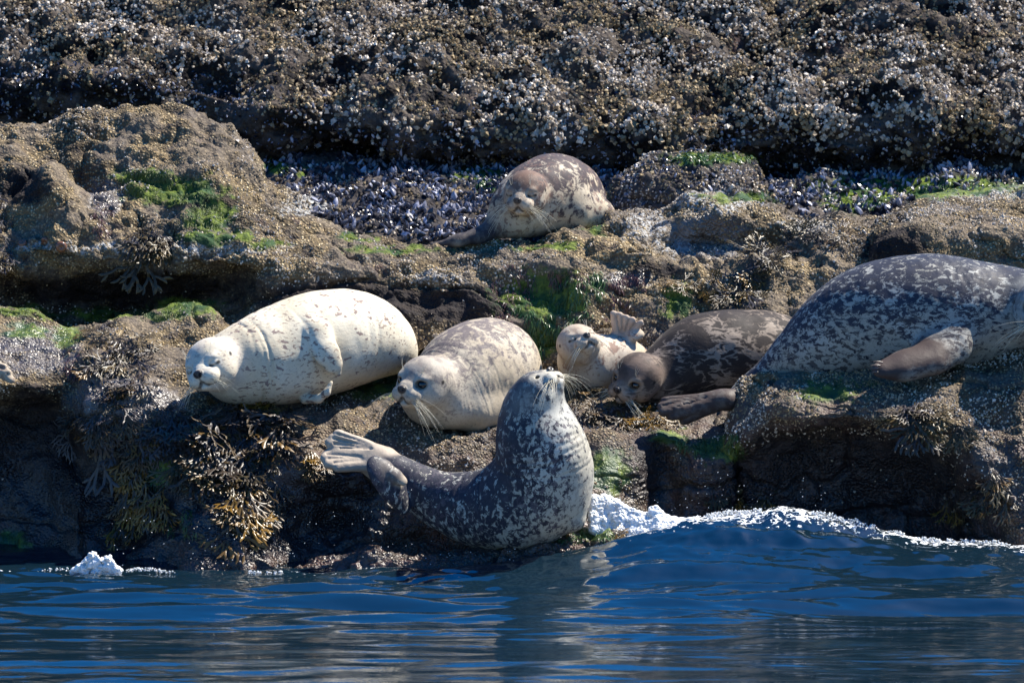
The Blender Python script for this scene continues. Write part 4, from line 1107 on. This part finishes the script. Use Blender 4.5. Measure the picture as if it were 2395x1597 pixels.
def weedmat(name, base, mid, tipc, rough=.27, t0=.55, t1=.95):
    m = NT(name)
    oi = m.n.new("ShaderNodeObjectInfo"); rd = oi.outputs["Random"]
    t = m.math('ADD', m.attr("tip"), m.math('MULTIPLY', m.math('SUBTRACT', rd, .5), .7))
    c = m.mix(m.ramp(t, .15, .6), base, mid)
    c = m.mix(m.ramp(t, t0, t1), c, tipc)
    m.set("Base Color", c); m.set("Roughness", rough); m.set("Specular IOR Level", .42)
    m.set("Coat Weight", .08); m.set("Coat Roughness", .3)
    m.bump(m.noise(140, 2), .4, .002)
    return m.m
M_WRACK = weedmat("rockweed_dark", (.020, .014, .011), (.040, .027, .017), (.13, .070, .014), rough=.42, t0=.72, t1=1.1)
M_GREYW = weedmat("rockweed_grey", (.026, .022, .027), (.050, .043, .045), (.09, .060, .026), rough=.46, t0=.85, t1=1.3)
M_GOLD = weedmat("rockweed_gold", (.05, .033, .010), (.12, .07, .012), (.22, .12, .018), rough=.3)
M_OLIVE = weedmat("rockweed_olive", (.024, .019, .011), (.050, .037, .016), (.10, .07, .025), rough=.42)
FM = {}
for nm, mt in (("dark", M_WRACK), ("grey", M_GREYW), ("gold", M_GOLD), ("olive", M_OLIVE)):
    FM[nm] = []
    for k in range(5):
        lv = (4, 4, 3, 5, 3)[k]
        me = frond_mesh(k * 7 + len(nm), lv, L0=(.034, .031, .040, .029, .028)[k], w0=(.0036, .0042, .0046, .0036, .0040)[k])
        me.materials.append(mt); FM[nm].append(me)
def weed(label, pts, n, kinds, size=1.0, up=.0, fan=.9, group="rockweed clumps on the rocks", cat="rockweed"):
    """pts: list of (x, y, rx, ry) ellipses of holdfast spots on the 2352 px view"""
    root = None; k = 0; tries = 0; n = int(n * 1.9)
    while k < n and tries < n * 4:
        tries += 1
        x0, y0, rx, ry = pts[rg.integers(len(pts))]
        a, rr_ = rg.uniform(0, 6.283), math.sqrt(rg.random())
        c = cast(x0 + rx * rr_ * math.cos(a), y0 + ry * rr_ * math.sin(a))
        if c is None: continue
        p_, n_, _ = c
        nn = Vector(n_)
        if root is None:
            root = empty("rockweed", Vector(p_), label=label, category=cat, group=group)
        down = Vector((0, 0, -1)); down = down - nn * down.dot(nn)
        if down.length < .15: down = Vector((0, -1, -.2))
        down.normalize()
        th = rg.normal(0, fan * .6)
        side = nn.cross(down)
        dirv = (down * math.cos(th) + side * math.sin(th) + nn * (up + abs(rg.normal(0, .22)))).normalized()
        zax = -dirv; yax = (-(nn - zax * nn.dot(zax))); 
        if yax.length < 1e-3: yax = Vector((0, 1, 0))
        yax.normalize(); xax = yax.cross(zax)
        M_ = Matrix((xax, yax, zax)).transposed()
        o = bpy.data.objects.new("frond", FM[kinds[rg.integers(len(kinds))]][rg.integers(5)])
        scene.collection.objects.link(o); o.parent = root
        o.rotation_mode = 'QUATERNION'; o.rotation_quaternion = M_.to_quaternion()
        s = .82 * size * math.exp(rg.normal(0, .25)); o.scale = (s * rg.choice([-1, 1]), s, s)
        o.location = Vector(p_) + nn * .006 - root.location
        k += 1
    return root
G, Dk, Go, Ol = "grey", "dark", "gold", "olive"
weed("big clump of grey and brown rockweed hanging under the cream seal", [(540,985,110,45),(590,960,60,18)], 105, (G, G, Dk), 1.15)
weed("yellow tipped rockweed fringe right under the belly of the cream seal", [(540,940,90,8),(600,938,60,8)], 22, (Go, Dk), .55, fan=2.0, up=.4)
weed("rockweed trailing below the big hanging clump, amber tips", [(560,1070,75,50),(480,1060,60,30)], 50, (Dk, Dk, Ol), 1.1)
weed("lowest hanging rockweed tassel with amber tips above the dark water", [(560,1165,40,25)], 22, (Dk, Go, Dk), 1.05)
weed("flat rockweed sprawled over the grey barnacled block left of the cream seal", [(250,775,50,40),(310,810,60,20),(240,830,40,20)], 40, (Ol, G, Dk), .8, fan=2.0)
weed("rockweed on the wet purple slope below the block at left", [(280,890,50,20),(330,960,90,30),(220,960,60,30)], 46, (Dk, G, Ol), .9)
weed("dark rockweed mat spreading left of the big hanging clump", [(300,990,110,40),(400,960,60,30)], 62, (Dk, G), 1.0)
weed("thin rockweed strands hanging in shade with amber ends, left of centre", [(300,1060,40,30),(330,1120,60,30)], 34, (Dk, Dk, Go), 1.1, fan=.4)
weed("amber ended rockweed strands low on the shaded left rock face", [(350,1140,60,30),(300,1190,40,30)], 20, (Dk, Go), 1.0, fan=.4)
weed("olive rockweed tuft below the green patch of the big left rock", [(345,548,45,16)], 26, (Ol, Ol, G), .9)
weed("grey rockweed at the left edge beside the tilted small rock", [(5,500,22,50),(10,580,20,30)], 24, (G, Ol), .8)
weed("silvery olive rockweed rosette on the ledge behind the brown seal", [(1755,590,38,16)], 24, (Ol, G, Ol), .75, fan=2.0, up=.3)
weed("rockweed with yellow bladders heaped just above the brown seal's back", [(1720,650,45,30),(1690,680,40,15)], 38, (Ol, Go, G), .75, fan=1.5)
weed("strip of golden rockweed lying on the ledge above the brown seal", [(1590,655,55,6)], 20, (Go, Go, Ol), .5, fan=2.2)
weed("brown rockweed on the saddle beside the large boulder", [(1840,520,40,14),(1900,545,50,14)], 24, (Ol, Dk), .6, fan=2)
weed("dark wet rockweed heaped under the chin of the brown seal", [(1370,945,50,22),(1420,960,40,12)], 36, (Dk, Dk, G), .75, fan=2.0)
weed("golden rockweed lying before the flipper of the large dark seal", [(1470,965,60,10),(1500,950,20,14)], 26, (Go, Go, Dk), .55, fan=2.0)
weed("scraps of rockweed on the rock below the tan seal", [(1345,880,30,10),(1310,900,20,12)], 12, (Dk, Ol), .6, fan=2.0)
weed("olive rockweed bunch hanging over the lip of the right rock", [(2115,940,32,14)], 20, (Ol, Ol, G), 1.0, fan=.9)
weed("small pale rockweed pair hanging right of the olive bunch", [(2200,980,16,6)], 7, (Ol,), .8, fan=1.2)
weed("rockweed at the foot of the ridge on the far right", [(2295,1135,22,14),(2280,1090,10,10)], 12, (Ol, Dk), 1.0, fan=.8)
weed("few amber rockweed blades on the dark face above the swell", [(1645,1135,12,8),(1715,1130,16,8),(1750,1145,10,6)], 12, (Go, Ol), .75, fan=.8)
weed("amber rockweed scrap on the wet rock under the raised seal", [(1180,1240,30,8),(1250,1236,20,6)], 9, (Go,), .6, fan=2.0)
weed("orange brown rockweed beside the hind flippers of the raised seal", [(715,1045,22,5)], 8, (Go, Dk), .6, fan=.4)
weed("amber rockweed caught in the foam beside the raised seal", [(1430,1222,35,10)], 8, (Go, Ol), .5, fan=2.0)
weed("rockweed strand hanging in the dark at the far lower right", [(2198,1150,6,14)], 4, (Dk, Go), 1.0, fan=.3)

# soft green and red algae: uncountable strands
def strands(label, name, pts, n, L, mat, w=.0016, fall=1.0):
    Vs, Fs = [], []; o = 0; k = 0; t_ = 0
    while k < n and t_ < 3 * n:
        t_ += 1
        x0, y0, rx, ry = pts[rg.integers(len(pts))]
        a, rr_ = rg.uniform(0, 6.283), math.sqrt(rg.random())
        c = cast(x0 + rx * rr_ * math.cos(a), y0 + ry * rr_ * math.sin(a))
        if c is None: continue
        p_, n_, _ = c
        if fbm(p_[None] * 12, 2)[0] < -.12: continue
        p_ = p_ + rg.normal(0, .006, 3); k += 1
        down = np.array([0, 0, -1.0]); down = down - n_ * down.dot(n_); down = down / (np.linalg.norm(down) + .1)
        sd_ = np.cross(n_, down)
        d = down * fall + sd_ * rg.normal(0, .35) + n_ * rg.uniform(.1, .7)
        l_ = L * rg.uniform(.5, 1.4); s_ = (sd_ + n_ * rg.normal(0, .5)) * w * rg.uniform(.7, 1.6)
        q = [p_ + d * l_ * t + (down * .5 - n_ * .35) * l_ * t * t for t in (0, .35, .7, 1.0)]
        for j, qq in enumerate(q): Vs += [qq - s_ * (1 - .6 * j / 3), qq + s_ * (1 - .6 * j / 3)]
        for j in range(3): b = o + 2 * j; Fs.append((b, b + 1, b + 3, b + 2))
        o += 8
    me = mk_mesh(name, np.array(Vs), np.array(Fs))
    attr_f(me, "rnd", np.repeat(rg.random(k), 8))
    return link(name, me, mat, label=label, category=name.replace("_", " "), kind='stuff')
def algmat(name, a, b, rough=.35):
    m = NT(name); c = m.mix(m.attr("rnd"), a, b); m.set("Base Color", c); m.set("Roughness", rough); m.set("Specular IOR Level", .5); return m.m
M_GREEN = algmat("green_alga", (.016, .055, .016), (.075, .155, .04))
M_MOSS = algmat("yellow_green_alga", (.035, .065, .012), (.12, .155, .035), .6)
M_RED = algmat("red_alga", (.045, .018, .022), (.15, .075, .075))
strands("bright green alga strands hanging on the rock face above the tan seal", "green_alga", [(1320,680,60,50),(1240,720,70,30),(1370,660,20,40),(1220,780,40,40),(1290,750,40,40)], 2600, .026, M_GREEN)
strands("green alga tufts on the two small outcrops left of the front rock", "green_alga", [(1650,1035,58,26),(1590,1015,40,14),(1680,1010,20,14)], 1500, .016, M_GREEN)
strands("short green turf on the ledge between the cream and grey seals", "green_turf", [(870,885,62,26),(830,905,40,14)], 1700, .009, M_MOSS, w=.0014)
strands("short green turf covering the big rock at upper left", "green_turf", [(400,440,115,28),(480,500,58,34),(330,405,60,14)], 3000, .009, M_MOSS, w=.0016)
strands("green turf along the top edge of the lower left ledge", "green_turf", [(440,712,70,20),(350,725,60,8),(50,715,70,10),(155,780,28,26)], 1900, .009, M_MOSS, w=.0014)
strands("green turf on the top of the right front rock", "green_turf", [(1900,905,62,22),(1960,880,60,10)], 900, .009, M_MOSS, w=.0014)
strands("leafy green alga along the back of the mussel shelf at right", "green_alga", [(2150,425,220,14),(1960,460,70,22),(1640,362,90,9),(1110,395,45,14),(645,385,22,8),(1120,425,30,10)], 3200, .016, M_GREEN, w=.003)
strands("green alga low on the shaded rock near the splash", "green_alga", [(20,1260,40,45),(350,1085,60,40),(420,1195,40,40)], 900, .018, M_GREEN)
strands("green alga in the foam beside the raised seal", "green_alga", [(1390,1225,80,14),(1320,1235,60,10)], 900, .014, M_GREEN)
strands("dark red alga tufts around the green strands on the middle rock", "red_alga", [(1180,660,50,60),(1400,690,50,50),(1160,740,40,30),(1300,640,60,20),(1450,650,40,15),(170,830,25,40),(235,510,30,40)], 2600, .018, M_RED)
# sea anemones closed up on the shaded rock at the left
M_ANEM = glossy("anemone", (.20, .09, .05), .25, .6)
for (x, y, rr_, lab) in ((104,551,11,"brown closed sea anemone, middle of the three at left"), (140,566,12,"reddish closed sea anemone, rightmost and largest of the three"), (52,556,10,"dull closed sea anemone, leftmost of the three under the tilted rock")):
    c = cast(x, y)
    p_, n_, _ = c
    uu, vv = np.meshgrid(np.linspace(0, 2 * np.pi, 15)[:-1], np.linspace(0, 1, 7))
    pr = np.array([0, .22, .42, .78, 1.0, .92, .80]); hh = np.array([.42, .52, .62, .58, .30, .0, -.3])
    rad = pr[(vv * 6).round().astype(int)] * (1 + .05 * np.sin(uu * 7)); hgt = hh[(vv * 6).round().astype(int)]
    V = np.stack([rad * np.cos(uu), rad * np.sin(uu), hgt], -1).reshape(-1, 3) * rr_ * K * U * 1.15
    i = np.arange(98).reshape(7, 14)
    Fq = np.stack([i[:-1], i[1:], np.roll(i, -1, 1)[1:], np.roll(i, -1, 1)[:-1]], -1).reshape(-1, 4)
    o = link("sea_anemone", mk_mesh("sea_anemone", V, Fq), M_ANEM, label=lab, category="sea anemone", group="closed anemones on the left rock")
    o.location = p_; o.rotation_mode = 'QUATERNION'; o.rotation_quaternion = (Vector(n_) + Vector((0, -.5, 0))).normalized().to_track_quat('Z', 'Y')
print("weed", round(time.time() - T0, 1), "tris", sum(sum(len(p.vertices) - 2 for p in o.data.polygons) if o.data.users < 3 and len(o.data.polygons) < 2000 else len(o.data.polygons) * 2 for o in scene.objects if o.type == 'MESH'))
